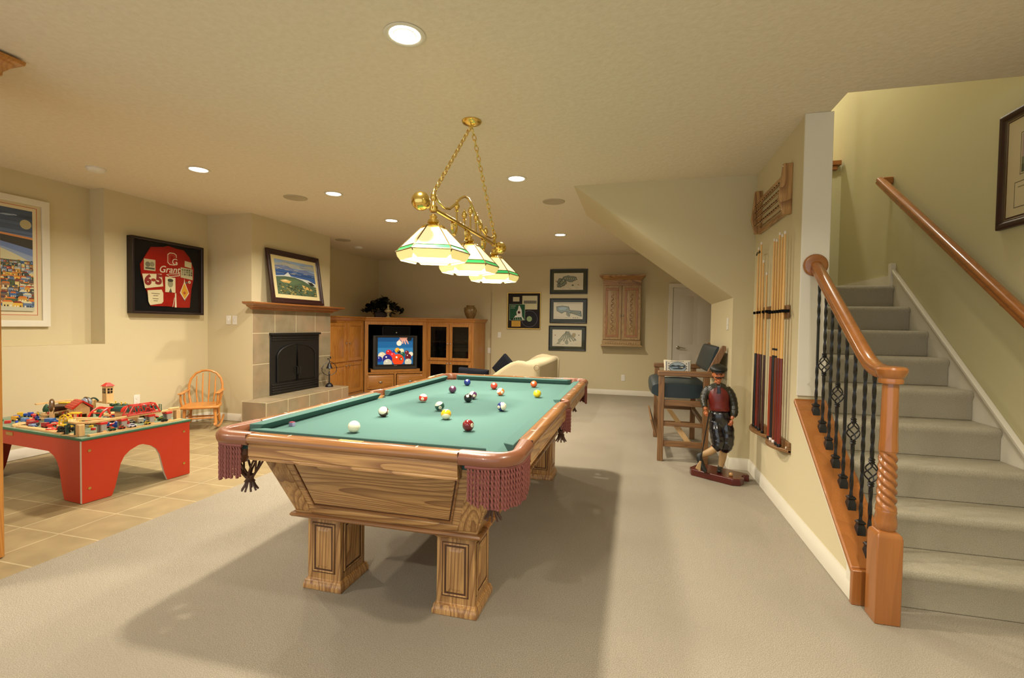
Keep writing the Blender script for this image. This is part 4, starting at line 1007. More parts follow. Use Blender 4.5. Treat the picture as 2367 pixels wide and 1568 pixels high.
for sd in ('end', 'end2'):
    slab(sd, -.70, .70, .18, .99, -.002, .008, 'panel', OAK[0])
    slab(sd, -.98, -.80, .02, .98, -.002, .006, 'stile', OAK[2]); slab(sd, .80, .98, .02, .98, -.002, .006, 'stile', OAK[2])
    slab(sd, -.80, .80, .0, .10, -.002, .006, 'bottom_rail', OAK[0])
for sd in ('r', 'l'):
    for u0 in (-.92, -.29, .34): slab(sd, u0, u0+.58, .18, .95, -.002, .008, 'panel', OAK[1])
# legs
def leg_bm():
    b = MB(); a, c = .090, .108
    b.loft([[(-x, -y, z), (x, -y, z), (x, y, z), (-x, y, z)] for x, y, z in ((a+.017, c+.017, 0), (a+.017, c+.017, .022), (a+.013, c+.013, .028), (a+.011, c+.011, .040), (a+.004, c+.004, .047), (a, c, .048), (a, c, .345), (a+.008, c+.008, .352), (a+.02, c+.02, .37), (a+.02, c+.02, .377), (a, c, .38))])
    return b
l0 = leg_bm().build('leg', OAK[2], pt, bevel=.003)
for rz, a, c in ((0, .090, .108), (PI/2, .108, .090), (PI, .090, .108), (-PI/2, .108, .090)):
    b = MB(); x0, x1, y = -a+.03, a-.03, -c
    def rr_(e, t_): return [(x0+e, y-t_, .085+e), (x1-e, y-t_, .085+e), (x1-e, y-t_, .325-e), (x0+e, y-t_, .325-e)]
    b.loft([rr_(0, -.001), rr_(.002, .005), rr_(.007, .006), rr_(.010, .0015), rr_(.014, .0008), rr_(.018, .0015), rr_(.036, .0075)])
    o = b.build('panel', OAK[2], l0, bevel=.0015, angle=15); o.rotation_euler = (0, 0, rz)
    g_ = MB(); g_.loft([rr_(-.004, -.001), rr_(-.004, .0007), rr_(.002, .0007), rr_(.002, -.001)], cap=False); g_.loft([rr_(.0095, .0), rr_(.0095, .0026), rr_(.0175, .0026), rr_(.0175, .0)], cap=False)
    g_.build('groove', M['groove'], l0).rotation_euler = (0, 0, rz)
LX = .345
for k, (x, y) in enumerate(((-LX, -.92), (LX, -.94), (LX, 1.04), (-LX, 1.04))):
    if k == 0: o = l0
    else: o = copy_tree(l0, pt)
    o.location = (x, y, 0)

# ---------------------------------------------------------------- balls
def ball_mat(name, col, stripe):
    m, nt, b = new_mat(name); L_n = nt.links
    tc = nt.nodes.new('ShaderNodeTexCoord'); sp = nt.nodes.new('ShaderNodeSeparateXYZ'); L_n.new(tc.outputs['Object'], sp.inputs[0])
    def gt(sock, v, absl=True):
        if absl:
            a = nt.nodes.new('ShaderNodeMath'); a.operation = 'ABSOLUTE'; L_n.new(sock, a.inputs[0]); sock = a.outputs[0]
        g_ = nt.nodes.new('ShaderNodeMath'); g_.operation = 'GREATER_THAN'; g_.inputs[1].default_value = v; L_n.new(sock, g_.inputs[0]); return g_.outputs[0]
    circ = gt(sp.outputs['X'], .0286*.935)
    fac = circ
    if stripe:
        st = gt(sp.outputs['Z'], .0286*.52); mx_ = nt.nodes.new('ShaderNodeMath'); mx_.operation = 'MAXIMUM'; L_n.new(st, mx_.inputs[0]); L_n.new(circ, mx_.inputs[1]); fac = mx_.outputs[0]
    mx = nt.nodes.new('ShaderNodeMix'); mx.data_type = 'RGBA'; mx.inputs[6].default_value = C(col); mx.inputs[7].default_value = C('#e6dcc0')
    L_n.new(fac, mx.inputs[0]); L_n.new(mx.outputs[2], b.inputs['Base Color']); setp(b, Roughness=.12); b.inputs['Coat Weight'].default_value = .6; b.inputs['Coat Roughness'].default_value = .03
    return m
colr = {1: '#d9b51c', 2: '#1c2f7a', 3: '#d0402c', 4: '#4a2440', 5: '#dd5a24', 7: '#6d1218', 8: '#0c0c0e'}
names = {1: 'solid yellow', 2: 'solid dark blue', 3: 'solid red', 4: 'solid purple', 5: 'solid orange', 7: 'solid maroon', 8: 'solid black', 9: 'yellow striped', 10: 'blue striped', 11: 'red striped', 12: 'purple striped', 13: 'orange striped', 14: 'green striped', 15: 'brown striped'}
colr.update({9: '#d9a41c', 10: '#1c2f6a', 11: '#c9301f', 12: '#553055', 13: '#de6a26', 14: '#1e4a40', 15: '#4a1f16'})
inkm = flat('ball_ink', '#101010', .3)
balls = [(0, -1.285, 2.0), (15, -1.353, 2.395), (11, -1.362, 2.93), (14, -1.132, 2.668), (9, -.995, 2.436), (7, -.782, 2.20), (4, -1.338, 3.40), (12, -1.092, 3.165), (8, -1.080, 3.03), (2, -1.385, 3.86), (3, -1.102, 3.715), (13, -.957, 3.40), (10, -.774, 2.78), (5, -.822, 3.955), (1, -.680, 3.40)]
rots = {15: (52, 0, 10), 11: (-8, 4, -75), 14: (22, 10, -60), 9: (135, 0, 20), 7: (0, -10, -25), 4: (0, -50, -70), 12: (55, 0, -55), 8: (0, -40, -80), 2: (0, -50, -80), 3: (0, -45, -80), 13: (45, 0, -50), 10: (80, 0, 62), 5: (0, -30, -90), 1: (0, -60, 20), 0: (0, 0, 0)}
for num, x, y in balls:
    m = flat('cue_ball_resin', '#e9e0c4', .12, coat=.6) if num == 0 else ball_mat('ball_resin', colr[num], num > 8)
    o = MB().ball((0, 0, 0), .0286, 40, 24).build('billiard_ball', m, None)
    tag(o, 'plain white cue ball on the green felt, nearest the camera' if num == 0 else f'{names[num]} billiard ball on the green felt of the pool table', 'billiard ball', 'billiard balls on the pool table')
    o.location = (x, y, FZ+.0288); o.rotation_euler = [math.radians(a) for a in rots[num]]
    if num:
        for s in (-1, 1):
            text_obj(str(num), .013 if num < 10 else .010, inkm, o, 'numeral', Matrix.Translation((s*.02845, 0, 0)) @ Matrix.Rotation(s*PI/2, 4, 'Z') @ Matrix.Rotation(PI/2, 4, 'X'), .0003)
t = tag(MB().box(-.011, .011, -.011, .011, 0, .02).build('chalk_cube', M['blackm'], None, bevel=.002), 'small cube of cue chalk by the left cushion of the pool table', 'chalk'); t.location = (-1.655, 2.03, FZ)
t.data.materials[0] = flat('chalk_label', '#7d7f9c', .7); MB().box(-.0105, .0105, -.0105, .0105, .0195, .022).build('chalk_face', flat('chalk', '#8a2f3c', .9), t)

# ================================================================ STAIRS
RI, RU, SY = .187, .25, 2.61
st = thing('staircase', 'beige carpeted staircase climbing along the right wall to a landing', 'staircase', (1.19, SY, 0)); st['kind'] = 'structure'
sw = XR-.018-1.19
for k in range(9):
    z1 = RI*(k+1); y = RU*k; d = RU+.03 if k < 8 else 5.80-SY-y
    prof = [(y, z1-RI), (y, z1-.06), (y-.008, z1-.045), (y-.012, z1-.028), (y-.008, z1-.013), (y+.002, z1-.004), (y+.016, z1), (y+d, z1), (y+d, z1-.05 if k == 8 else z1-RI)]
    MB().prism(prof, 0, sw, 0).build('stair_tread' if k < 8 else 'landing', M['stair_carpet'], st, bevel=.006, seg=3)
MB().prism([(0.03, 0), (8*RU+1.2, 0), (8*RU+1.2, 8*RI), (8*RU+.05, 8*RI)], 0.001, sw-.001, 0).build('stringer_core', M['wall'], st)
# skirt board with cap line, and landing baseboard
b = MB(); y0 = 2.35-SY
sk = [(-.2, 0), (-.2, .11), (-.04, .11), (8*RU-.04+.05, 8*RI+.15), (8*RU+.05, 8*RI+.30), (8*RU+.10, 8*RI+.30), (8*RU+.10, 8*RI), (8*RU, 8*RI-.3), (0, -.0)]
b.prism([(-.2, 0), (-.2, .11), (-.05, .14), (8*RU+.02, 8*RI+.30), (8*RU+.02, 8*RI), (.3, 0)], sw, sw+.018, 0)
b.build('skirt_board', M['white'], st)
b = MB(); b.loft([[(x, -.05, .135), (x, -.05, .16), (x, 8*RU+.02, 8*RI+.32), (x, 8*RU+.02, 8*RI+.295)] for x in (sw-.014, sw+.018)]); b.build('skirt_cap', M['white'], st, bevel=.003)
b = MB(); b.box(sw-.02, sw+.018, 8*RU+.02, 8*RU+.06, 8*RI, 8*RI+.37); b.build('skirt_post', M['white'], st, bevel=.002)
b = MB(); b.box(sw, sw+.018, 8*RU+.06, 5.8-SY, 9*RI, 9*RI+.09); b.box(0, sw, 5.785-SY, 5.8-SY, 9*RI, 9*RI+.09); b.build('landing_baseboard', M['white'], st)

# wood cap on the landing wall with a baluster
t = thing('landing_cap', 'short wooden cap with a black baluster high above the landing', 'railing', (1.19, 5.80, 3.04))
MB().box(.0, XR-1.19-.02, -.06, .17, 0, .05).build('cap_board', CHE[0], t, bevel=.006); MB().box(.0, XR-1.19-.05, -.045, .15, -.045, 0).build('cap_molding', CHE[0], t, bevel=.006)
for x in (.10, .30, .50, .65): MB().box(x, x+.016, -.02, -.004, .05, 1.0).build('baluster', M['black_iron'], t)

# railing
ra = thing('stair_railing', 'cherry stair railing with twisted black iron balusters and spiral newel post', 'railing', (1.12, 2.56, 0))
def capz(y): return .235+.748*(y-2.658)
b = MB(); cy0, cy1 = 2.59, 3.497
def capring(y, dz=0): z = capz(y)-.012; return [(1.022, y, z-.028), (1.022, y, z-.008), (1.030, y, z), (1.205, y, z), (1.213, y, z-.008), (1.213, y, z-.028)]
b.loft([capring(cy0), capring(cy1)]); b.build('sloping_cap', CHE[1], ra, world=True, bevel=.003)
MB().box(1.022, 1.205, 2.565, 2.592, 0, capz(2.59)-.018).build('end_board', CHE[2], ra, world=True, bevel=.003)
# newel
NX, NY = 1.108, 2.475
nw = MB(); nw.loft([[(NX-a, NY-a, z), (NX+a, NY-a, z), (NX+a, NY+a, z), (NX-a, NY+a, z)] for a, z in ((.050, 0), (.050, .385), (.046, .40), (.034, .412))])
nwo = nw.build('newel_post', CHE[2], ra, world=True, bevel=.004)
MB().lathe([(.034, .41), (.042, .425), (.043, .45), (.038, .485), (.041, .495), (.038, .505)], (NX, NY, 0), 28).build('turned_neck', CHE[2], nwo, world=True)
# spiral section
rings = []; n = 64
for k in range(61):
    z = .505+.265*k/60; env = min(1, k/5, (60-k)/5); tw = 2*PI*z*27; r0 = .0395-.004*(k/60)
    rings.append([(NX+(r0-.011*env*(1-abs(math.sin((4*th_+tw)/2)))**1.0)*math.cos(th_), NY+(r0-.011*env*(1-abs(math.sin((4*th_+tw)/2)))**1.0)*math.sin(th_), z) for th_ in [2*PI*i/n for i in range(n)]])
MB().loft(rings).build('spiral_turning', CHE[2], nwo, world=True, angle=60)
MB().lathe([(.037, .768), (.036, .79), (.034, .82), (.0305, 1.075)], (NX, NY, 0), 24).build('shaft', CHE[2], nwo, world=True)
MB().lathe([(.046, 1.070), (.048, 1.08), (.046, 1.092), (.052, 1.10), (.060, 1.118), (.062, 1.132), (.056, 1.142), (.035, 1.146)], (NX, NY, 0), 32).build('newel_cap', CHE[2], ra, world=True)
# handrail
prof = [(-.026, -.028), (-.030, -.014), (-.026, -.004), (-.032, .004), (-.031, .018), (-.020, .028), (0, .031), (.020, .028), (.031, .018), (.032, .004), (.026, -.004), (.030, -.014), (.026, -.028)]
path = [(2.44, 1.114), (2.50, 1.114), (2.58, 1.116), (2.64, 1.124), (2.70, 1.145), (2.76, 1.182), (2.83, 1.234), (3.40, 1.660), (3.49, 1.727)]
rs = []
for i, (y, z) in enumerate(path):
    y0_, z0_ = path[max(i-1, 0)]; y1_, z1_ = path[min(i+1, len(path)-1)]; a = math.atan2(z1_-z0_, y1_-y0_)
    rs.append([(1.12-.010*(i < 3)*(3-i)/3+px, y-math.sin(a)*pz_, z+math.cos(a)*pz_) for px, pz_ in prof])
MB().loft(rs).build('handrail', CHE[1], ra, world=True, angle=50)
MB().lathe([(.072, 0), (.072, -.012), (.064, -.020), (.052, -.022)], (1.118, 3.485, 1.72), 28, 1).build('rosette', CHE[0], ra, world=True)
BY = [3.400, 3.285, 3.180, 3.075, 2.967, 2.860, 2.745, 2.650]
def rail_under(y):
    for (a, za), (c, zc) in zip(path[:-1], path[1:]):
        if a <= y <= c: return za+(zc-za)*(y-a)/(c-a)-.03
def twisted_bar(b, x, y, z0, z1, r=.0068, tw=True, turns=9):
    n = max(int((z1-z0)/.012), 2)
    rings = []
    for k in range(n+1):
        z = z0+(z1-z0)*k/n; u = k/n; ph = (PI/4+(turns*PI*(z1-z0) * min(max((u-.06)/.88, 0), 1)) if tw else PI/4)
        rings.append([(x+r*1.35*math.cos(ph+PI/2*i), y+r*1.35*math.sin(ph+PI/2*i), z) for i in range(4)])
    b.loft(rings)
for k, y in enumerate(BY):
    z0 = capz(y)-.012; z1 = rail_under(y)+.012; b = MB(); mid = (z0+z1)/2+.0
    if k % 2 == 0:
        twisted_bar(b, 1.12, y, z0, mid-.1, turns=6); twisted_bar(b, 1.12, y, mid-.1, mid+.1, tw=False) if k % 4 == 0 else twisted_bar(b, 1.12, y, mid-.1, mid+.1, turns=6); twisted_bar(b, 1.12, y, mid+.1, z1, turns=6)
    else:
        bz = z0+.40; twisted_bar(b, 1.12, y, z0, bz-.055, turns=5); twisted_bar(b, 1.12, y, bz+.055, z1, turns=6)
    o = b.build('baluster', M['black_iron'], ra, world=True, angle=20)
    b = MB()
    def sq(a, z): return [(1.12-a, y-a, z), (1.12+a, y-a, z), (1.12+a, y+a, z), (1.12-a, y+a, z)]
    b.loft([[(px, py, pz_+(py-y)*.748*(1 if pz_ < z0+.005 else .0)) for px, py, pz_ in sq(a, z)] for a, z in ((.019, z0-.004), (.019, z0+.022), (.017, z0+.026), (.014, z0+.040), (.019, z0+.046), (.018, z0+.052), (.012, z0+.058))])
    b.build('shoe', M['black_iron'], o, world=True, bevel=.0015)
    if k % 2:
        b = MB()
        for q in range(4):
            pts = []
            for j in range(13):
                v = j/12; a = PI/2*q+v*PI*1.1; r = .004+.026*math.sin(PI*v)
                pts.append((1.12+r*math.cos(a), y+r*math.sin(a), bz-.052+.104*v))
            b.tube(pts, .0035, 6)
        for zz in (bz-.058, bz+.058): b.lathe([(.010, -.012), (.015, -.006), (.011, 0), (.015, .006), (.010, .012)], (1.12, y, zz), 12)
        b.build('basket', M['black_iron'], o, world=True)

# wall handrail on the right wall
wr = thing('wall_handrail', 'honey coloured wooden handrail mounted on the right stair wall', 'handrail', (XR, 4.74, 2.57))
rs = []
sl_ = .735
for y in (4.75, 2.0):
    z = 2.585-sl_*(4.75-y); a = math.atan(sl_)
    rs.append([(1.995+px, y-math.sin(a)*pz_, z+math.cos(a)*pz_) for px, pz_ in prof])
MB().loft(rs).build('rail', CHE[1], wr, world=True, angle=50)
MB().box(1.995, XR, 4.71, 4.76, 2.545, 2.605).build('wall_return', CHE[0], wr, world=True, bevel=.01)
for y in (4.4, 3.3, 2.3):
    z = 2.585-sl_*(4.75-y)
    MB().tube([(1.995, y, z-.03), (1.995, y, z-.06), (2.03, y, z-.085), (2.075, y, z-.085)], .006, 8).build('bracket', M['brass'], wr, world=True)
# ================================================================ CUE RACKS, BALL RACK
WX = 1.045
cue_l = thing('cue_rack', 'curved wooden cue rack by the corner, holding the bridge and three cues', 'cue rack', (WX, 4.30, .47))
cue_r = thing('cue_rack', 'curved wooden cue rack nearer the stairs, holding five cues', 'cue rack', (WX, 3.82, .47)); cue_l['group'] = cue_r['group'] = 'wall mounted cue racks'
for rk, a, c, zc in ((cue_l, 4.03, 4.60, 1.44), (cue_r, 3.60, 4.05, 1.43)):
    m = (a+c)/2; hl = (c-a)/2
    pts = [(WX, a), (WX-.022, a)]+[(WX-.022-.075*math.sin(PI*k/10)**.7, a+.03+(c-a-.06)*k/10) for k in range(11)]+[(WX-.022, c), (WX, c)]
    MB().prism(pts, .455, .478, 2).build('base_shelf', BRO[1], rk, world=True, bevel=.004)
    MB().box(WX-.02, WX, a, c, .46, .53).build('wall_plate', BRO[1], rk, world=True, bevel=.004)
    MB().box(WX-.022, WX, a+.02 if rk is cue_l else a+.10, c-.02, zc-.045, zc+.045).build('clip_board', BRO[1], rk, world=True, bevel=.006)
    b = MB()
    n = 4 if rk is cue_l else 5
    for k in range(n+1):
        y = (4.46, 4.36, 4.28, 4.18, 4.08)[k] if n == 4 else (3.985, 3.915, 3.85, 3.785, 3.72, 3.655)[k]
        b.box(WX-.072, WX-.02, y-.006, y+.006, zc-.010, zc+.012)
    b.build('clips', M['blackm'], rk, world=True, bevel=.003)
    for y in (a+.03,): MB().lathe([(.008, 0), (.008, -.004)], (WX-.022 , y, .49), 10, 0).build('screw', M['pearl'], rk, world=True)
shaft_m = flat('maple_shaft', '#d8a860', .3, coat=.4)
def cue(y, top, label, butt, wrap=None, kind=0, thin=1., zb_=.48, y2=None):
    t = thing('pool_cue', label, 'pool cue', (WX-.052, y, zb_), 0, 'pool cues in the wall racks')
    L_c = top-zb_; bj = .62
    MB().lathe([(.0135*thin, 0.012), (.0125*thin, bj*.6), (.0105*thin, bj)], n=14).build('butt', butt, t)
    MB().lathe([(.013*thin, 0), (.0145*thin, .002), (.0145*thin, .02), (.0136*thin, .022)], n=14).build('bumper', M['white_edge'] if kind == 1 else M['black'], t)
    MB().lathe([(.0105*thin, bj), (.0085*thin, L_c*.75), (.0062*thin, L_c-.02)], n=14).build('shaft', shaft_m, t)
    MB().lathe([(.0063, L_c-.02), (.0063, L_c-.004), (.0058, L_c)], n=12).build('tip', M['white_edge'], t)
    if kind == 0:   # spliced points
        b = MB()
        for q in range(4):
            a = PI/2*q+.4; r0, r1 = .0128*thin, .0112*thin
            b.add([(r0*math.cos(a-.5)*1.03, r0*math.sin(a-.5)*1.03, .30), (r0*math.cos(a)*1.06, r0*math.sin(a)*1.06, .28), (r0*math.cos(a+.5)*1.03, r0*math.sin(a+.5)*1.03, .30), (r1*math.cos(a)*1.02, r1*math.sin(a)*1.02, bj-.005)], [(0, 1, 3), (1, 2, 3)])
        b.build('splice_point', butt, t)
    if kind == 1:
        MB().lathe([(.0108, bj), (.0110, bj+.012)], n=14).build('ring', M['black'], t); MB().lathe([(.0108, bj+.05), (.0106, bj+.065)], n=14).build('ring', M['black'], t)
        MB().lathe([(.0130, .13), (.0122, .33)], n=14).build('wrap', wrap, t)
    return t
mb_r = flat('mahogany_butt', '#6b1c10', .25, coat=.5); mb_d = flat('rosewood_butt', '#3a120e', .25, coat=.5); mb_o = flat('orange_butt', '#8e3314', .25, coat=.5); mb_k = flat('black_butt', '#141318', .3, coat=.4)
br = cue(4.42, 1.99, 'bridge stick with a crosspiece head, in the cue rack by the corner', mb_k, kind=2)
MB().tube([(0, -.07, 1.455), (0, -.03, 1.475), (0, 0, 1.46), (0, .03, 1.475), (0, .07, 1.455)], .006, 6).build('bridge_head', M['black'], br)
cue(4.33, 2.02, 'tallest cue in the rack by the corner, red butt, beside the bridge stick', mb_r)
cue(4.25, 1.86, 'second cue with a dark red butt in the rack by the corner', mb_d)
cue(4.14, 1.75, 'shortest cue, thin and dark butted, at the near end of the rack by the corner', mb_d, thin=.85)
cue(3.95, 1.98, 'orange red butted cue at the far end of the rack nearer the stairs', mb_o)
cue(3.885, 1.965, 'cue with a black forearm and grey wrap in the rack nearer the stairs', mb_k, flat('grey_wrap', '#39434c', .8), 1)
cue(3.815, 2.0, 'cue with a brown forearm and striped joint rings in the rack nearer the stairs', flat('brown_butt', '#6b3015', .25, coat=.4), flat('speckled_wrap', '#4a4c50', .8), 1)
cue(3.75, 1.975, 'second nearest cue with a red mahogany butt, nearer the stairs', mb_r)
cue(3.69, 1.985, 'nearest pool cue to the stairs, mahogany butt', mb_r)
# wall ball rack
bk = thing('ball_rack', 'oak wall rack with four slim shelves for billiard balls above the cues', 'ball rack', (WX, 3.74, 2.115))
for y0, z0, z1 in ((3.74, 2.115, 2.47), (4.56, 2.13, 2.50)):
    pts = [(WX, z0), (WX-.055, z0), (WX-.085, z0+.12), (WX-.07, z0+.26), (WX-.06, z1), (WX, z1)]
    MB().prism(pts, y0, y0+.035, 1).build('side_post', OAK[2], bk, world=True, bevel=.004)
for z0, z1 in ((2.13, 2.17), (2.40, 2.44)): MB().box(WX-.02, WX-.002, 3.77, 4.57, z0, z1).build('cross_rail', OAK[1], bk, world=True, bevel=.003)
for k in range(4):
    z = 2.185+.055*k; s_ = MB().box(WX-.062, WX-.052, 3.77, 4.57, z, z+.006); s_.box(WX-.02, WX-.012, 3.77, 4.57, z, z+.006)
    s_ = s_.build('shelf_rail', OAK[1], bk, world=True)
    b = MB()
    for q in range(14): b.ball((WX-.057, 3.80+q*.057, z+.010), .007, 8, 6)
    b.build('studs', M['blackm'], s_, world=True)
for z in (2.15, 2.45): MB().ball((WX-.06, 3.75 , z), .006, 8, 6).build('screw', M['pearl'], bk, world=True)

# ================================================================ SPECTATOR CHAIR
ch = thing('spectator_chair', 'wide oak spectator bench with dark green vinyl seat beside the short wall', 'bench', (.5, 5.4, 0))
x0, x1, y0, y1 = .235, .70, 4.85, 5.96
def bx(a, c, d, e, f, g_): return MB().box(a, c, d, e, f, g_)
lw = .055
for x, y in ((x0, y0), (x0, y1-lw), (x1-lw, y0), (x1-lw, y1-lw)): bx(x, x+lw, y, y+lw, 0, .835).build('leg', BRO[2], ch, world=True, bevel=.004)
for y in (y0-.008, y1-lw-.008): bx(x0-.01, x1+.05, y, y+lw+.016, .835, .885).build('armrest', BRO[0], ch, world=True, bevel=.008)
for y in (y0+.01, y1-lw+.01):
    bx(x0+lw, x1-lw, y, y+.035, .545, .60).build('seat_rail', BRO[0], ch, world=True, bevel=.003)
    bx(x0+lw, x1-lw, y, y+.035, .145, .20).build('lower_rail', BRO[0], ch, world=True, bevel=.003)
    bx(x0+lw, x1-lw, y, y+.035, .345, .385).build('middle_rail', BRO[0], ch, world=True, bevel=.003)
for x in (x0+.01, x1-lw+.01): bx(x, x+.035, y0+lw, y1-lw, .545, .60).build('seat_rail', BRO[1], ch, world=True, bevel=.003)
bx(x1-lw+.01, x1-lw+.045, y0+lw, y1-lw, .345, .385).build('back_stretcher', BRO[1], ch, world=True, bevel=.003)
for y in (y0+.09, y1-.12):
    MB().loft([[(x0+.14, y, .35), (x0+.20, y, .35), (x0+.20, y+.03, .35), (x0+.14, y+.03, .35)], [(x0+.27, y, .17), (x0+.33, y, .17), (x0+.33, y+.03, .17), (x0+.27, y+.03, .17)]]).build('brace', TOY[2], ch, world=True)
MB().loft([[(x0-.07, y, .38) for y in (y0+.10, y1-.10)]+[(x0-.052, y, .385) for y in (y1-.10, y0+.10)], [(x0-.02, y, .215) for y in (y0+.10, y1-.10)]+[(x0-.002, y, .22) for y in (y1-.10, y0+.10)]]).build('foot_rest', BRO[1], ch, world=True, bevel=.003)
b = MB(); rings = []
for k in range(15):
    u = k/14; e = math.sin(PI*min(max(u, .02), .98))**.35
    y = y0+.05+(y1-y0-.10)*u
    rings.append([(.43+dx*(.90+.10*e), y, .690+dz*(.55+.45*e)) for dx, dz in [(.275*math.copysign(abs(math.cos(a))**.55, math.cos(a)), .098*math.copysign(abs(math.sin(a))**.6, math.sin(a))) for a in [2*PI*i/28 for i in range(28)]]])
b.loft(rings); b.build('seat_cushion', M['green_vinyl'], ch, world=True, angle=70)
# backrest, leaning
def bkp(u, v, t): # u along y, v up, t thickness toward -x
    return (.735+.085*v-t*math.cos(.3), 4.97+.95*u, .875+.255*v-t*math.sin(.3)*-.1)
rings = []
for k in range(11):
    u = k/10; e = math.sin(PI*min(max(u, .03), .97))**.3
    rings.append([bkp(u, .5+.5*c*(.94+.06*e), .03+.045*s*e*(1 if s > 0 else .4)) for c, s in [(math.copysign(abs(math.cos(a))**.5, math.cos(a)), math.copysign(abs(math.sin(a))**.6, math.sin(a))) for a in [2*PI*i/24 for i in range(24)]]])
MB().loft(rings).build('back_cushion', M['green_vinyl'], ch, world=True, angle=70)
for y in (4.945, 5.92):
    pts = [(.66, .83), (.71, .83), (.765, .90), (.855, 1.10), (.85, 1.135), (.82, 1.14), (.79, 1.10), (.70, .91)]
    MB().prism(pts, y, y+.03, 1).build('back_bracket', BRO[2], ch, world=True, bevel=.005)
# printed cushion (engraved bill design) standing on the seat
t = thing('printed_cushion', 'printed cushion with a grey oval landscape design standing on the bench seat', 'cushion', (.30, 5.22, .785))
t.rotation_euler = (math.radians(-12), 0, 0)
w, h = .275, .19
b = MB(); rings = []
for k in range(5):
    yy, e = ((.05, .80), (.035, .96), (.02, 1.), (.005, .96), (-.004, .92))[k]
    rings.append([(w/2+(x-w/2)*e, yy, h/2+(z-h/2)*e) for x, z in ((0, 0), (w/2, .006), (w, 0), (w-.006, h/2), (w, h), (w/2, h-.006), (0, h), (.006, h/2))])
b.loft(rings); b.build('cushion_body', M['paper'], t, angle=60)
L = [('#c4beae', rect(.014, w-.014, .012, h-.012)), ('#5a5a62', rect(.022, .030, .02, h-.02)), ('#5a5a62', rect(w-.030, w-.022, .02, h-.02)), ('#8d8a80', rect(.036, w-.036, .02, .026)), ('#3c4248', disc(w/2, .145, .086, 30, .078)), ('#8a979c', disc(w/2, .145, .080, 30, .072)),
     ('#2e363c', [(w/2-.078, .16), (w/2-.05, .185), (w/2-.02, .17), (w/2+.01, .18), (w/2+.04, .165), (w/2+.078, .185), (w/2+.07, .14), (w/2+.04, .12), (w/2-.04, .118), (w/2-.07, .14)]), ('#6f8390', [(w/2-.07, .15), (w/2, .158), (w/2+.01, .14), (w/2-.05, .13)]), ('#b9b29c', [(w/2+.01, .15), (w/2+.06, .155), (w/2+.05, .14)])]
for k in range(9): L.append((('#8a5a4a', '#55555a', '#7a7048')[k % 3], rect(.07+k*.015, .078+k*.015, .228, .238)))
for x in (.05, w-.05):
    for k in range(5): L.append(('#6b6a66', disc(x, .06+.035*k, .008, 8)))
art('print', [(c_, [(x, min(z, .243)*.19/.255 if k_ >= 4 else z) for x, z in p_]) for k_, (c_, p_) in enumerate(L)], t, -.0055, step=.00008)

# ================================================================ skinned figures
def skin(name, vs, es, mat, parent, root=0, sub=2):
    me = bpy.data.meshes.new(name); me.from_pydata([v[:3] for v in vs], es, []); me.materials.append(mat)
    o = bpy.data.objects.new(name, me); COL.objects.link(o); o.parent = parent
    m = o.modifiers.new('skin', 'SKIN'); m.use_smooth_shade = True; m.branch_smoothing = .6
    if not me.skin_vertices:
        try: me.attributes
        except Exception: pass
    ly = me.skin_vertices[0].data
    for i, v in enumerate(vs):
        r = v[3] if isinstance(v[3], tuple) else (v[3], v[3]); ly[i].radius = r; ly[i].use_root = (i == root)
    if sub: s = o.modifiers.new('sub', 'SUBSURF'); s.levels = sub; s.render_levels = sub
    return o
stt = thing('golfer_statue', 'painted wooden golfer statue in flat cap and red vest leaning on a club', 'statue', (.735, 4.45, 0))
skm = flat('painted_skin', '#b5683a', .35, coat=.4); olv = mottled('olive_paint', '#23231a', '#2f2c1e', 20, .3, .2, 60, .003, .5); ves = mottled('burgundy_paint', '#5a1712', '#6b2018', 16, .3, .2, 50, .003, .5)
nav = flat('black_trouser_paint', '#0a0b10', .22, coat=.6); sock = flat('cream_sock_paint', '#a8875a', .5); cap = flat('dark_cap_paint', '#14150f', .5)
basem = flat('dark_red_base', '#4c120d', .25, coat=.6)
# base slab, long axis turned toward the camera's right
bm_ = MB(); ang = math.radians(-34)
oct_ = [(-.235, -.09), (-.195, -.135), (.165, -.135), (.215, -.09), (.215, -.02), (.175, .0), (.175, .06), (.215, .08), (.19, .12), (-.195, .12), (-.235, .08)]
def rot2(p, a=ang): return (p[0]*math.cos(a)-p[1]*math.sin(a)+.01, p[0]*math.sin(a)+p[1]*math.cos(a)+.01)
bm_.prism([rot2(p) for p in oct_], 0, .058, 2); bm_.build('base', basem, stt, bevel=.006)
gb = rot2((.12, -.06))
MB().ball((gb[0], gb[1], .071), .017, 16, 10).build('golf_ball', flat('old_ball', '#a8814e', .4), stt)
hx, hy, hz = -.03, -.015, .905
# body (bare figure): one continuous surface
V_ = [(-.01, 0, .56, (.060, .045)), (-.02, 0, .66, (.062, .045)), (-.025, 0, .745, (.075, .048)), (-.03, -.003, .80, (.040, .035)), (-.03, -.008, .835, .026), (-.03, -.010, .865, .030),
      (-.105, 0, .785, .030), (-.150, -.012, .70, .024), (-.138, -.055, .625, .017), (-.128, -.072, .60, .014),
      (.050, 0, .782, .030), (.105, .0, .68, .026), (.098, -.035, .57, .018), (.078, -.052, .525, .014),
      (.035, 0, .50, .045), (.040, -.02, .33, .034), (.025, .015, .20, .026), (.015, .02, .085, .018),
      (-.045, 0, .50, .045), (-.020, -.045, .33, .034), (-.075, -.055, .245, .026), (-.145, -.045, .205, .018)]
E_ = [(0, 1), (1, 2), (2, 3), (3, 4), (4, 5), (2, 6), (6, 7), (7, 8), (8, 9), (2, 10), (10, 11), (11, 12), (12, 13), (0, 14), (14, 15), (15, 16), (16, 17), (0, 18), (18, 19), (19, 20), (20, 21)]
skin('body', V_, E_, skm, stt)
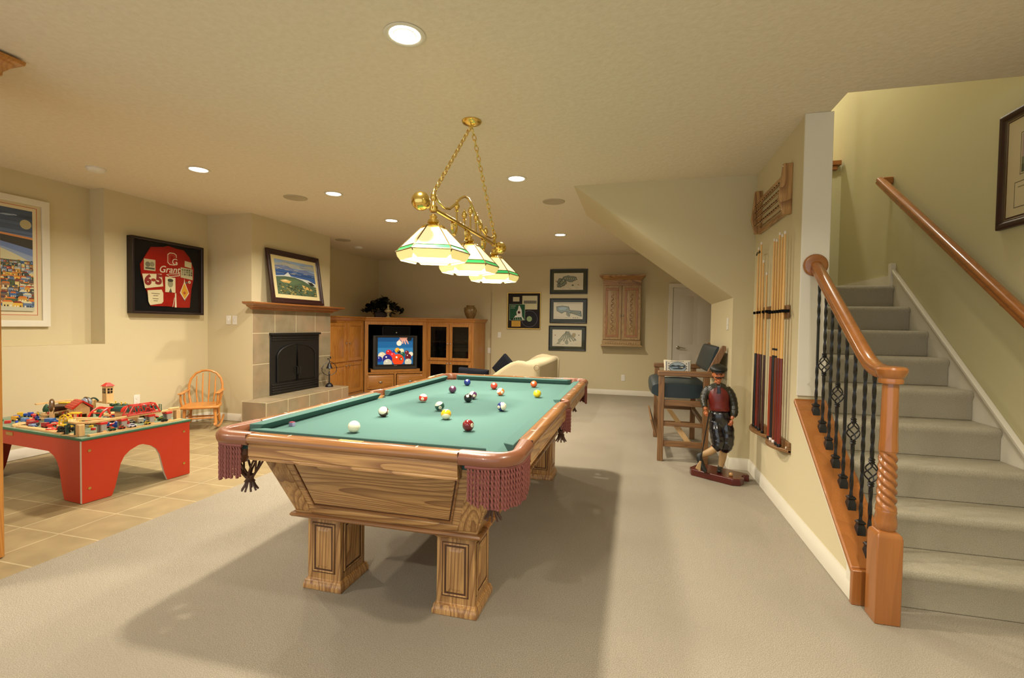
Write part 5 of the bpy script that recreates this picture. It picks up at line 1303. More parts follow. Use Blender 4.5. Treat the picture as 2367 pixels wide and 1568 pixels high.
# clothes follow the body
def catm(pts, m=5):
    P_ = [Vector(p) for p in pts]; out = []
    for i in range(len(P_)-1):
        p0, p1, p2, p3 = P_[max(i-1, 0)], P_[i], P_[i+1], P_[min(i+2, len(P_)-1)]
        for k in range(m):
            t_ = k/m; out.append(.5*((2*p1)+(-p0+p2)*t_+(2*p0-5*p1+4*p2-p3)*t_*t_+(-p0+3*p1-3*p2+p3)*t_**3))
    out.append(P_[-1]); return out
def torso(rings_, n=28):
    out = []
    for x, y, z, rx, ry in rings_:
        out.append([(x+rx*math.copysign(abs(math.cos(q))**.8, math.cos(q)), y+ry*math.copysign(abs(math.sin(q))**.8, math.sin(q)), z) for q in [2*PI*i/n for i in range(n)]])
    return MB().loft(out)
b = torso([(-.012, 0, .585, .078, .060), (-.02, 0, .66, .080, .060), (-.025, 0, .73, .096, .060), (-.03, 0, .785, .100, .050), (-.03, -.002, .806, .070, .042), (-.03, -.003, .825, .036, .036)])
for s_, pts in ((1, [(-.100, 0, .785, .034), (-.124, 0, .745, .036), (-.142, -.012, .695, .033), (-.142, -.036, .655, .029), (-.136, -.060, .622, .023)]), (2, [(.040, 0, .783, .034), (.070, 0, .745, .038), (.092, 0, .69, .038), (.102, -.010, .63, .035), (.100, -.032, .58, .034), (.092, -.045, .552, .022)])):
    A_ = catm([p[:3] for p in pts]); R_ = [v.x*(1+.05*math.sin(i*2.1)) for i, v in enumerate(catm([(p[3], 0, 0) for p in pts]))]
    b.tube(A_, R_, 16)
b.build('shirt', olv, stt, angle=80)
torso([(-.012, -.004, .592, .080, .064), (-.014, -.006, .600, .088, .070), (-.016, -.006, .625, .084, .066), (-.020, -.007, .67, .083, .066), (-.024, -.007, .725, .088, .066), (-.028, -.005, .765, .082, .057), (-.029, -.003, .792, .074, .046), (-.03, -.002, .812, .050, .040)]).build('vest', ves, stt, angle=70)
b = torso([(-.008, 0, .600, .074, .058), (-.006, -.002, .56, .084, .064), (-.002, -.002, .51, .090, .066), (.0, -.002, .475, .080, .060)])
for pts in ([(.040, -.002, .50, .054), (.050, -.010, .42, .062), (.052, -.018, .34, .060), (.046, -.016, .285, .055), (.038, -.004, .245, .036)], [(-.040, -.006, .50, .052), (-.035, -.026, .42, .058), (-.022, -.046, .345, .056), (-.030, -.060, .295, .048), (-.052, -.064, .268, .034)]):
    A_ = catm([p[:3] for p in pts]); R_ = [v.x*(1+.035*math.sin(i*1.7)) for i, v in enumerate(catm([(p[3], 0, 0) for p in pts]))]
    b.tube(A_, R_, 18)
b.build('knickers', nav, stt, angle=80)
def bent(name, pts, mat): 
    A_ = catm([p[:3] for p in pts]); R_ = [v.x for v in catm([(p[3], 0, 0) for p in pts])]
    return MB().tube(A_, R_, 14).build(name, mat, stt, angle=80)
bent('sock', [(.036, .0, .26, .029), (.028, .012, .18, .030), (.016, .02, .09, .019)], sock)
bent('sock', [(-.045, -.060, .272, .029), (-.090, -.058, .238, .030), (-.155, -.050, .200, .021)], sock)
skin('shoe', [(.014, .022, .115, .021), (.012, .018, .082, .024), (.000, -.025, .076, (.022, .017)), (-.012, -.058, .073, (.019, .014))], [(0, 1), (1, 2), (2, 3)], cap, stt)
bent('shoe', [(-.145, -.050, .212, .022), (-.172, -.052, .188, .027), (-.160, -.066, .140, .025), (-.140, -.080, .095, .022), (-.118, -.094, .070, .012)], cap)
b = MB()  # collar and tie
for s in (-1, 1): b.loft([[(-.03+s*.010, -.040, .800), (-.03+s*.052, -.046, .796), (-.03+s*.058, -.020, .820), (-.03+s*.016, -.034, .838)], [(-.03+s*.010, -.046, .798), (-.03+s*.056, -.054, .792), (-.03+s*.064, -.022, .820), (-.03+s*.018, -.040, .841)]])
b.build('collar', olv, stt, bevel=.002)
MB().loft([[(-.045, -.058, .815), (-.013, -.058, .815), (-.013, -.048, .815), (-.045, -.048, .815)], [(-.040, -.064, .795), (-.018, -.064, .795), (-.018, -.052, .795), (-.040, -.052, .795)], [(-.048, -.068, .745), (-.012, -.068, .745), (-.012, -.056, .745), (-.048, -.056, .745)]]).build('tie', flat('dark_tie_paint', '#20212a', .3), stt, bevel=.003)
skin('knickers', [(-.008, 0, .585, (.074, .056)), (-.006, -.002, .53, (.082, .060)), (.045, -.004, .46, .060), (.052, -.012, .37, .060), (.045, -.010, .29, .052), (.035, .0, .245, .030), (-.045, -.010, .46, .056), (-.020, -.040, .37, .054), (-.025, -.055, .295, .046), (-.050, -.062, .265, .030)],
     [(0, 1), (1, 2), (2, 3), (3, 4), (4, 5), (1, 6), (6, 7), (7, 8), (8, 9)], nav, stt)
skin('sock', [(.034, .002, .26, .028), (.024, .014, .18, .026), (.015, .02, .10, .018)], [(0, 1), (1, 2)], sock, stt)
skin('sock', [(-.045, -.060, .268, .027), (-.085, -.058, .238, .027), (-.150, -.048, .200, .019)], [(0, 1), (1, 2)], sock, stt)
skin('shoe', [(.014, .022, .115, .020), (.012, .018, .082, .024), (.000, -.025, .074, (.022, .016)), (-.012, -.058, .072, (.019, .013))], [(0, 1), (1, 2), (2, 3)], cap, stt)
skin('shoe', [(-.150, -.048, .205, .021), (-.170, -.050, .188, .023), (-.150, -.066, .135, (.020, .022)), (-.128, -.080, .085, (.018, .018)), (-.115, -.092, .072, .013)], [(0, 1), (1, 2), (2, 3), (3, 4)], cap, stt)
# head with a face
b = MB(); rings = []
for k in range(15):
    v = k/14; a = PI*v; z = hz-.062*math.cos(a); r = math.sin(a)
    jaw = 1-.18*max(0, 1-v*2.2)
    rings.append([(hx+.044*r*jaw*math.cos(q), hy+(.052*r*math.sin(q)*(1 if math.sin(q) > 0 else .95*jaw))-(.006 if math.sin(q) < -.5 and v < .35 else 0), z) for q in [2*PI*i/24 for i in range(24)]])
rings[0] = [(hx+.004*math.cos(2*PI*i/24), hy-.01+.004*math.sin(2*PI*i/24), hz-.062) for i in range(24)]; rings[-1] = [(hx+.004*math.cos(2*PI*i/24), hy+.004*math.sin(2*PI*i/24), hz+.062) for i in range(24)]
b.loft(rings)
b.loft([[(hx-.004, hy-.050, hz+.012), (hx+.004, hy-.050, hz+.012), (hx+.004, hy-.044, hz+.012), (hx-.004, hy-.044, hz+.012)], [(hx-.007, hy-.060, hz-.006), (hx+.007, hy-.060, hz-.006), (hx+.010, hy-.044, hz-.006), (hx-.010, hy-.044, hz-.006)], [(hx-.009, hy-.059, hz-.014), (hx+.009, hy-.059, hz-.014), (hx+.010, hy-.044, hz-.016), (hx-.010, hy-.044, hz-.016)]])
for s in (-1, 1): b.ball((hx+s*.045, hy+.002, hz-.004), (.006, .010, .015), 8, 6); b.ball((hx+s*.022, hy-.040, hz-.016), (.012, .008, .012), 10, 6)
b.ball((hx, hy-.044, hz-.050), (.014, .010, .010), 10, 6); b.ball((hx, hy-.046, hz-.034), (.013, .007, .0035), 10, 6)
hd = b.build('head', skm, stt, angle=60)
b = MB()
for s in (-1, 1):
    b.ball((hx+s*.018, hy-.0465, hz+.006), (.008, .005, .0045), 10, 6)
b.build('eyes', flat('eye_paint', '#1a1210', .3), hd)
b = MB()
for s in (-1, 1): b.tube([(hx+s*.008, hy-.049, hz+.016), (hx+s*.02, hy-.049, hz+.020), (hx+s*.032, hy-.042, hz+.014)], .0028, 6)
b.build('eyebrows', cap, hd)
b = MB()
for s in (-1, 1): b.tube([(hx, hy-.054, hz-.022), (hx+s*.014, hy-.054, hz-.026), (hx+s*.028, hy-.047, hz-.020), (hx+s*.036, hy-.040, hz-.012)], [.005, .006, .004, .0015], 7)
b.build('moustache', cap, hd)
b = MB().loft([[(hx+.046*math.cos(q)*e, hy+.006+.054*math.sin(q)*e, z) for q in [PI*.0+2*PI*i/20 for i in range(20)]] for z, e in ((hz+.0, .90), (hz+.02, 1.0), (hz+.045, .95))]); b.T = None
# hair only at the back
b = MB().loft([[(hx+.047*math.cos(q)*e, hy+.010+.050*math.sin(q)*e, z) for q in [PI*(-.02)+PI*1.04*i/14 for i in range(15)]] for z, e in ((hz-.035, .86), (hz-.01, .99), (hz+.03, 1.02))], cap=False, closed=False); b.build('hair', cap, hd)
b = MB(); rings = []
for v, e, dy in ((0, .98, 0), (.008, 1.28, -.006), (.020, 1.42, -.008), (.036, 1.36, -.004), (.050, 1.08, .002), (.060, .65, .006), (.064, .1, .008)):
    rings.append([(hx+.050*e*math.cos(q), hy+dy+.056*e*math.sin(q), hz+.024+v+.006*math.sin(q)) for q in [2*PI*i/28 for i in range(28)]])
b.loft(rings); b.loft([[(hx+x, hy+y-.006, hz+z) for x, y, z in ((-.050, -.045, .028), (-.03, -.085, .022), (0, -.098, .020), (.03, -.085, .022), (.050, -.045, .028), (0, -.03, .03))], [(hx+x, hy+y-.006, hz+z+.007) for x, y, z in ((-.050, -.045, .028), (-.03, -.085, .022), (0, -.098, .020), (.03, -.085, .022), (.050, -.045, .028), (0, -.03, .034))]])
b.build('flat_cap', cap, stt, angle=70)
def hand(w_, pd, spread, curl, name='hand', th=-1):
    """w_: wrist; pd: palm direction; spread: across direction; curl: bend direction"""
    w_, pd, sp_, cu_ = Vector(w_), Vector(pd).normalized(), Vector(spread).normalized(), Vector(curl).normalized()
    vs = [tuple(w_)+(.0125,), tuple(w_+pd*.012)+((.014, .009),), tuple(w_+pd*.026)+((.016, .009),)]; es = [(0, 1), (1, 2)]
    for k in range(4):
        o_ = sp_*(.0135*(1.5-k)/1.5*1.0); ln = (.021, .025, .023, .018)[k]; b0 = w_+pd*.034+o_
        i0 = len(vs)
        vs += [tuple(b0)+(.0048,), tuple(b0+pd*ln*.5+cu_*.006)+(.0044,), tuple(b0+pd*ln*.8+cu_*.017)+(.0040,)]
        es += [(2, i0), (i0, i0+1), (i0+1, i0+2)]
    i0 = len(vs); b0 = w_+pd*.012-sp_*th*.014
    vs += [tuple(b0)+(.0052,), tuple(b0+pd*.014-sp_*th*.008+cu_*.006)+(.0048,), tuple(b0+pd*.024-sp_*th*.008+cu_*.012)+(.0042,)]
    es += [(1, i0), (i0, i0+1), (i0+1, i0+2)]
    return skin(name, vs, es, skm, stt)
hand((-.128, -.072, .600), (.10, -.35, -.95), (1, .1, 0), (.3, .5, -.2), th=1)
hand((.078, -.052, .525), (-.25, -.25, -.95), (1, .1, 0), (-.1, .6, -.2), th=-1)
b = MB().cyl((-.105, -.092, .585), (-.165, -.088, .155), .0055, .0045, 10)
cl_ = b.build('golf_club', M['black'], stt)
MB().loft([[(x, y, z) for x, y, z in ((-.172, -.094, .16), (-.158, -.094, .16), (-.158, -.082, .16), (-.172, -.082, .16))], [(x, y, z) for x, y, z in ((-.205, -.10, .095), (-.165, -.10, .07), (-.165, -.085, .07), (-.205, -.085, .095))]]).build('club_head', sock, cl_, bevel=.003)

# ================================================================ CHILD'S ROCKING CHAIR
rc = thing('rocking_chair', 'small pine spindle rocking chair between the left wall and the fireplace', 'rocking chair', (-5.10, 4.68, 0), 37)
P = PINE
W2 = .19
for s in (-1, 1):
    pts = []
    for k in range(13):
        u = -1+2*k/12; pts.append((s*W2*.92, u*.30+.02, .012+.075*u*u))
    MB().tube(pts, .013, 8, flat_=1.2).build('rocker', P[1], rc)
    MB().lathe([(.013, 0), (.020, .05), (.014, .12), (.020, .17), (.015, .215)], (0, 0, 0), 12).build('leg', P[2], rc).matrix_basis = Matrix.Translation((s*.165, -.155, .045)) @ Euler((math.radians(-3), math.radians(-s*3), 0)).to_matrix().to_4x4()
    MB().lathe([(.013, 0), (.020, .05), (.014, .12), (.020, .17), (.015, .215)], (0, 0, 0), 12).build('leg', P[2], rc).matrix_basis = Matrix.Translation((s*.155, .135, .045)) @ Euler((math.radians(3), math.radians(-s*3), 0)).to_matrix().to_4x4()
b = MB(); b.loft([[(x*e, y*e, z) for x, y in ((-.20, -.19), (-.1, -.205), (.1, -.205), (.20, -.19), (.205, .0), (.18, .17), (.08, .195), (-.08, .195), (-.18, .17), (-.205, 0))] for z, e in ((.255, .94), (.262, 1.), (.280, 1.), (.288, .96))]); b.build('seat', P[0], rc, bevel=.004)
hoop = [(-.155, .165, .28), (-.178, .185, .40), (-.180, .205, .50), (-.160, .222, .58), (-.11, .236, .645), (-.05, .243, .673), (0, .245, .68), (.05, .243, .673), (.11, .236, .645), (.160, .222, .58), (.180, .205, .50), (.178, .185, .40), (.155, .165, .28)]
MB().tube(hoop, .0135, 10).build('back_hoop', P[2], rc)
for x in (-.10, -.035, .035, .10):
    zt = .665-.9*x*x*4 if abs(x) > .05 else .665
    MB().tube([(x*.85, .168, .28), (x, .19, .42), (x*1.02, .236, zt-.02)], [.008, .0095, .006], 8).build('spindle', P[2], rc)
for s in (-1, 1):
    MB().loft([[(s*.19+a, y_, z_) for a, z_ in ((-.022, .435), (.022, .435), (.026, .447), (-.026, .447))] for y_ in (-.20, -.05, .10, .195)]).build('armrest', P[1], rc, bevel=.004)
    for y_, t_ in ((-.15, -.02), (.02, -.01)): MB().tube([(s*.175, y_, .28), (s*.188, y_+t_, .35), (s*.19, y_+t_, .437)], [.010, .013, .009], 8).build('arm_post', P[2], rc)
for y_ in (-.15, .0): MB().tube([(-.16, y_, .14), (0, y_, .14), (.16, y_, .14)], [.007, .011, .007], 8).build('stretcher', P[0], rc)
for s in (-1, 1): MB().tube([(s*.16, -.15, .15), (s*.16, .13, .15)], .008, 8).build('stretcher', P[1], rc)

# ================================================================ PLAY TABLE AND TOYS
PA = -6
ptb = thing('play_table', 'red laminate play table with arched sides and green edged top', 'play table', (-3.74, 2.466, 0), PA)
TLN, TD, TZ = 1.45, .77, .462
def side_panel(axis, pos, a0, a1, name='side_panel'):
    n = 10; zt, zu = .445, .335
    ln = a1-a0; wb, wt = .185, .30
    def half(sgn):
        pts = []
        e = a0 if sgn > 0 else a1
        P_ = [(wb, 0), (wb+.022, .06), (wb+.045, .16), (wb+.06, .225), (wb+.085, .275), (wb+.125, .31), (wb+.185, zu)]
        return [(e+sgn*x, z) for x, z in P_]
    L1, L2 = half(1), half(-1)
    poly = [(a0, 0)]+L1+L2[::-1]+[(a1, 0), (a1, zt), (a0, zt)]
    b = MB(); b.m = 0
    th = .018
    # faces: near and far coloured red, cut edges white
    k = len(b.v)
    def P3(p, h): return (p[0], h, p[1]) if axis == 1 else (h, p[0], p[1])
    n_ = len(poly); A = [P3(p, pos) for p in poly]; Bv = [P3(p, pos+th) for p in poly]
    b.add(A, [tuple(range(n_))]); b.add(Bv, [tuple(reversed(range(n_)))])
    b.m = 1; b.add(A+Bv, [(i, (i+1) % n_, (i+1) % n_+n_, i+n_) for i in range(n_)])
    return b.build(name, [M['red_lam'], M['white_edge']], ptb, weld=True, angle=30)
side_panel(1, .0, -TLN+.02, -.02); side_panel(1, TD-.018, -TLN+.02, -.02)
side_panel(0, -.018, 0, TD); side_panel(0, -TLN, 0, TD)
b = MB().box(-TLN-.008, .008, -.008, TD+.008, .445, TZ); tp = b.build('table_top', M['green_edge'], ptb, bevel=.003)
MB().box(-TLN+.0, -.0, .0, TD, TZ-.001, TZ+.0008).build('play_mat', M['toy_top'], tp)
for (y, z) in ((.045, .37), (.045, .10), (TD-.05, .37), (TD-.05, .10)):
    MB().lathe([(.010, 0), (.010, .004), (.003, .005)], (0, y, z), 12, 0).build('bolt', M['brass_soft'], ptb)
MB().box(-.93, -.84, -.003, 0, .405, .43).build('badge', flat('wood_badge', '#a07a3a', .5), ptb)
TM_ = wmat(ptb); ZT_ = TZ+.0008
def toy(name, label, cat, x, y, z=0., rz=0, group=None):
    p = TM_ @ Vector((x, y, ZT_+z)); t = thing(name, label, cat, p, PA+rz, group); return t
# wooden tracks
def track(label, pts, wdt=.04, th=.012, name='wooden_track', group='wooden toy train tracks'):
    t = toy(name, label, 'toy track', 0, 0, group=group)
    P_ = [Vector(p) for p in pts]; rings = []
    for i, p in enumerate(P_):
        d = P_[min(i+1, len(P_)-1)]-P_[max(i-1, 0)]; d.z = 0; d.normalize(); n_ = Vector((-d.y, d.x, 0))*wdt/2; up = Vector((0, 0, 1))
        rings.append([p-n_, p-n_+up*th, p-n_*.62+up*th, p-n_*.62+up*(th-.003), p-n_*.40+up*(th-.003), p-n_*.40+up*th, p+n_*.40+up*th, p+n_*.40+up*(th-.003), p+n_*.62+up*(th-.003), p+n_*.62+up*th, p+n_+up*th, p+n_])
    MB().loft(rings).build('track_bed', TOY[0], t); return t
def arc(cx, cy, r, a0, a1, z=0, n=12, z1=None): return [(cx+r*math.cos(math.radians(a0+(a1-a0)*k/n)), cy+r*math.sin(math.radians(a0+(a1-a0)*k/n)), z+((z1 if z1 is not None else z)-z)*k/n) for k in range(n+1)]
DK = .085
track('long raised wooden track deck running along the right edge of the play table', [(-.30, .10, DK), (-.22, .055, DK), (-.14, .05, DK), (-.085, .09, DK), (-.07, .16, DK), (-.075, .5, DK), (-.075, .73, DK)])
track('ground level wooden track under the raised deck along the right edge', [(-.035, .06, 0), (-.035, .35, 0), (-.035, .72, 0)], .035)
track('ground level wooden track along the near edge of the play table', [(-.26, .035, 0), (-.60, .045, 0), (-.85, .04, 0)])
track('curved wooden track at the left end of the near edge of the play table', arc(-.87, .16, .12, -90, -200, 0))
track('ramp of wooden track coming down from the raised deck beside the station', [(-.30, .10, DK), (-.36, .22, .06), (-.42, .34, .02), (-.46, .42, 0)])
track('curved wooden track sweeping down from the clock tower', arc(-.95, .33, .40, 85, 20, .07, 12, .03))
track('high wooden track along the far left edge near the wall', [(-1.42, .40, .075), (-1.40, .60, .08), (-1.32, .72, .08), (-1.10, .735, .07), (-.95, .735, .07)])
track('short straight wooden track behind the red arch bridge', [(-.62, .60, 0), (-.40, .68, 0)])
track('wooden track crossing the middle of the play table', [(-1.2, .22, 0), (-.95, .30, 0), (-.70, .22, 0), (-.55, .15, 0)])
for k, (x, y, lab) in enumerate(((-.10, .045, 'plain wooden block pillar at the near corner under the raised deck'), (-.075, .715, 'plain wooden block pillar at the far end of the raised deck'))):
    t = toy('track_pillar', lab, 'toy support', x, y, group='supports under the raised toy track'); MB().box(-.022, .022, -.018, .018, 0, DK-.001).build('block', TOY[2], t, bevel=.003)
grey = flat('grey_plastic', '#9a958c', .5); redp = flat('red_plastic', '#c8281a', .35, coat=.2)
for x, y, lab in ((-.075, .165, 'grey and red track support nearest the corner of the play table'), (-.075, .30, 'grey and red track support before the red truss bridge'), (-.075, .50, 'grey and red track support behind the red truss bridge'), (-.075, .635, 'grey and red track support near the far end of the raised deck')):
    t = toy('track_support', lab, 'toy support', x, y, group='supports under the raised toy track')
    b = MB(); b.box(-.028, -.012, -.018, .018, 0, .066); b.box(.012, .028, -.018, .018, 0, .066); b.build('post', grey, t, bevel=.002)
    MB().box(-.03, .03, -.024, .024, .066, DK-.001).build('cradle', redp, t, bevel=.003)
    MB().box(.030, .034, -.012, .012, .006, .022).build('tag', TOY[0], t)
# truss bridge on the raised deck
t = toy('truss_bridge', 'red toy truss bridge standing on the raised track deck', 'toy bridge', -.075, .44, DK+.012)
b = MB()
for x in (-.03, .03):
    b.tube([(x, -.12, 0), (x, -.08, .075), (x, .08, .075), (x, .12, 0)], .006, 6); b.tube([(x, -.12, .008), (x, .12, .008)], .006, 6)
    for y in (-.08, -.027, .027): b.tube([(x, y, .075), (x, y+.0265, .008), (x, y+.053, .075)], .0045, 6)
for y in (-.08, 0, .08): b.tube([(-.03, y, .077), (.03, y, .077)], .0045, 6)
b.build('truss', redp, t)
t = toy('deck_rail', 'dark green toy signal gate beside the red truss bridge', 'toy signal', -.075, .58, DK+.012)
MB().tube([(-.012, 0, 0), (-.012, 0, .055), (.012, 0, .055), (.012, 0, 0)], .004, 6).build('gate', M['green_edge'], t)
# red arch bridge
t = toy('arch_bridge', 'red double arched toy bridge in the middle of the play table', 'toy bridge', -.50, .42, 0, 20)
b = MB()
for x in (-.045, .045): b.tube([(x, -.11*math.cos(PI*k/12), .012+.105*math.sin(PI*k/12)) for k in range(13)], .008, 6)
for k in range(1, 12, 2): b.tube([(-.045, -.11*math.cos(PI*k/12), .012+.105*math.sin(PI*k/12)), (.045, -.11*math.cos(PI*k/12), .012+.105*math.sin(PI*k/12))], .004, 6)
b.build('arch', redp, t); MB().box(-.045, .045, -.11, .11, .0, .016).build('deck', TOY[1], t)
# station with a red roof
def house(name, label, x, y, w, d, h, rh, wallm, roofm, rz=0, z=0, door=True, ridge='x'):
    t = toy(name, label, 'toy building', x, y, z, rz)
    b = MB(); b.box(-w/2, -w/2+.008, -d/2, d/2, 0, h); b.box(w/2-.008, w/2, -d/2, d/2, 0, h); b.box(-w/2+.008, w/2-.008, d/2-.008, d/2, 0, h); b.box(-w/2+.008, w/2-.008, -d/2, -d/2+.008, h*.55, h)
    b.box(-w/2+.008, -w/2+.02, -d/2, -d/2+.008, 0, h*.55); b.box(w/2-.02, w/2-.008, -d/2, -d/2+.008, 0, h*.55)
    b.build('walls', wallm, t, bevel=.002)
    b = MB()
    for s in (-1, 1):
        b.loft([[(s*(w/2+.016), y_, h-.006), (0, y_, h+rh), (0, y_, h+rh+.010), (s*(w/2+.020), y_, h+.004)] for y_ in (-d/2-.016, d/2+.016)])
        for k in range(4): b.loft([[(s*(w/2+.018)*(1-k/4), y_, h+.004+rh*k/4), (s*(w/2+.018)*(1-k/4)*.98, y_, h+.010+rh*k/4), (s*(w/2+.018)*(.85-k/4*.95), y_, h+.014+rh*(k+.5)/4)] for y_ in (-d/2-.018, d/2+.018)])
    b.build('roof', roofm, t)
    MB().prism([(-w/2+.004, h-.001), (w/2-.004, h-.001), (0, h+rh-.004)], -d/2+.002, -d/2+.008, 1).build('gable', wallm, t)
    return t
house('toy_station', 'wooden toy station with a red gabled roof', -.72, .36, .10, .13, .115, .05, TOY[2], redp, 78)
t = toy('clock_tower', 'wooden toy tower with a red pyramid roof and dark window, at the far side', 'toy building', -1.02, .735, .07)
MB().box(-.03, .03, -.03, .03, 0, .16).build('tower', TOY[2], t, bevel=.002)
MB().loft([[(-.04, -.04, .16), (.04, -.04, .16), (.04, .04, .16), (-.04, .04, .16)], [(-.012, -.012, .19), (.012, -.012, .19), (.012, .012, .19), (-.012, .012, .19)]]).build('roof', redp, t, bevel=.002)
b = MB(); b.box(.030, .032, -.020, .020, .095, .140); b.box(-.020, .020, -.032, -.030, .095, .140); b.build('window', M['black'], t)
b = MB(); b.box(.032, .033, -.002, .002, .095, .14); b.box(.032, .033, -.02, .02, .116, .119); b.box(-.002, .002, -.033, -.032, .095, .14); b.box(-.02, .02, -.033, -.032, .116, .119); b.build('muntin', TOY[2], t)
# engine shed with green barrel roof
t = toy('engine_shed', 'wooden toy engine shed with green ridged roof and red trim', 'toy building', -.36, .56, 0, 12)
b = MB(); b.box(-.11, .11, -.075, -.06, 0, .085); b.box(-.11, .11, .06, .075, 0, .085); b.box(-.11, -.095, -.06, .06, 0, .085); b.box(.02, .035, -.06, .06, 0, .085); b.build('walls', TOY[0], t, bevel=.002)
gm = flat('green_plastic', '#16403a', .35, coat=.3)
b = MB()
for yc in (-.045, .045):
    n = 8; b.loft([[(x, yc+.05*math.cos(PI*k/n), .085+.040*math.sin(PI*k/n)) for k in range(n+1)] for x in (-.13, .13)])
b.build('roof', gm, t); b = MB()
for yc in (-.045, .045): b.loft([[(x, yc+.053*math.cos(PI*k/8), .085+.044*math.sin(PI*k/8)) for k in range(9)] for x in (-.03, .0)])
b.build('roof_band', redp, t)
# brown round tunnel wheel and hopper
brn = flat('brown_plastic', '#5a3d1c', .35, coat=.2); brd = flat('dark_brown_plastic', '#3a140c', .4)
t = toy('coal_loader', 'brown round toy loading wheel on a wooden stand', 'toy structure', -.93, .28, 0, 60)
MB().tube([(0, .052*math.cos(2*PI*k/24), .115+.052*math.sin(2*PI*k/24)) for k in range(24)], .014, 8, closed=True).build('wheel', brn, t)
b = MB(); b.tube([(0, 0, .115), (0, .05, .13)], .006, 6).tube([(0, 0, .115), (0, -.05, .13)], .006, 6).tube([(0, 0, .06), (0, 0, .165)], .006, 6); b.build('spokes', brn, t)
MB().box(-.012, .012, -.055, -.035, 0, .10).build('post', TOY[2], t, bevel=.002); MB().box(-.012, .012, .035, .055, 0, .10).build('post', TOY[2], t, bevel=.002)
t = toy('gravel_hopper', 'dark brown toy hopper tray behind the brown wheel', 'toy structure', -1.06, .42, 0, 40)
MB().loft([[(-.05, -.06, .05), (.05, -.06, .05), (.05, .06, .05), (-.05, .06, .05)], [(-.07, -.09, .10), (.07, -.09, .10), (.07, .09, .10), (-.07, .09, .10)]]).build('tray', brd, t, bevel=.003)
b = MB()
for x in (-.04, .04):
    for y in (-.05, .05): b.box(x-.006, x+.006, y-.006, y+.006, 0, .052)
b.build('legs', TOY[2], t)
t = toy('water_tower', 'dark toy tower topped with a round glass dome, beside the red roofed station', 'toy structure', -.86, .48)
MB().box(-.035, .035, -.035, .035, 0, .10).build('body', brd, t, bevel=.003); MB().ball((0, 0, .125), .042, 16, 10).build('dome', flat('mixed_grey', '#8a8f9a', .3, .3), t); MB().tube([(.04*math.cos(PI*k/10), 0, .125+.045*math.sin(PI*k/10)) for k in range(11)], .006, 6).build('hoop', brn, t)
# yellow ladder slide
yel = flat('yellow_plastic', '#d9b01c', .35, coat=.2)
t = toy('yellow_crane', 'yellow toy crane frame with ladder beside the near edge', 'toy structure', -.50, .17, 0, 30)
b = MB()
for y in (-.02, .02):
    b.tube([(-.05, y, 0), (-.035, y, .09), (-.01, y, .105), (.01, y, .09), (.04, y, 0)], .005, 6)
for k in range(5): b.tube([(.012+.006*k, -.02, .085-.018*k), (.012+.006*k, .02, .085-.018*k)], .0045, 6)
for k in range(3): b.tube([(-.037-.004*k, -.02, .075-.025*k), (-.037-.004*k, .02, .075-.025*k)], .0045, 6)
b.tube([(.04, -.045, 0), (.05, -.045, .06), (.09, -.045, 0)], .005, 6); b.tube([(.04, .045, 0), (.05, .045, .06), (.09, .045, 0)], .005, 6)
for k in range(3): b.tube([(.055+.012*k, -.045, .045-.014*k), (.055+.012*k, .045, .045-.014*k)], .004, 6)
b.build('frame', yel, t)
# dark green tunnel arches at the near corner
for x, lab in ((-.20, 'dark green toy tunnel arch at the near corner'), (-.13, 'smaller green toy tunnel arch beside the corner pillar')):
    t = toy('tunnel_arch', lab, 'toy tunnel', x, .045, .0 if x < -.15 else 0, 25)
    s_ = 1. if x < -.15 else .6
    pts = [(-.036*s_, 0), (-.036*s_, .05*s_)]+[(-.036*s_*math.cos(PI*k/8), (.05+.036*math.sin(PI*k/8))*s_) for k in range(9)]+[(.036*s_, 0), (.024*s_, 0), (.024*s_, .05*s_)]+[(.024*s_*math.cos(PI*k/8), (.05+.024*math.sin(PI*k/8))*s_) for k in range(9)]+[(-.024*s_, 0)]
    MB().tube([(p[0], 0, p[1]) for p in [(-.032*s_, 0), (-.032*s_, .05*s_)]+[(-.032*s_*math.cos(PI*k/8), (.05+.032*math.sin(PI*k/8))*s_) for k in range(1, 8)]+[(.032*s_, .05*s_), (.032*s_, 0)]], .009*s_, 8).build('arch', gm, t)
    MB().box(-.045*s_, .045*s_, -.03, .03, -.0, .004).build('foot', TOY[0], t)
t = toy('coal_pile', 'lumpy dark toy rock pile beside the green tunnel', 'toy scenery', -.29, .055)
b = MB(); r_ = random.Random(4)
for k in range(26): b.ball((r_.uniform(-.05, .05), r_.uniform(-.03, .03), .006+r_.uniform(0, .035)), r_.uniform(.007, .015), 7, 5)
b.build('rocks', M['black'], t)
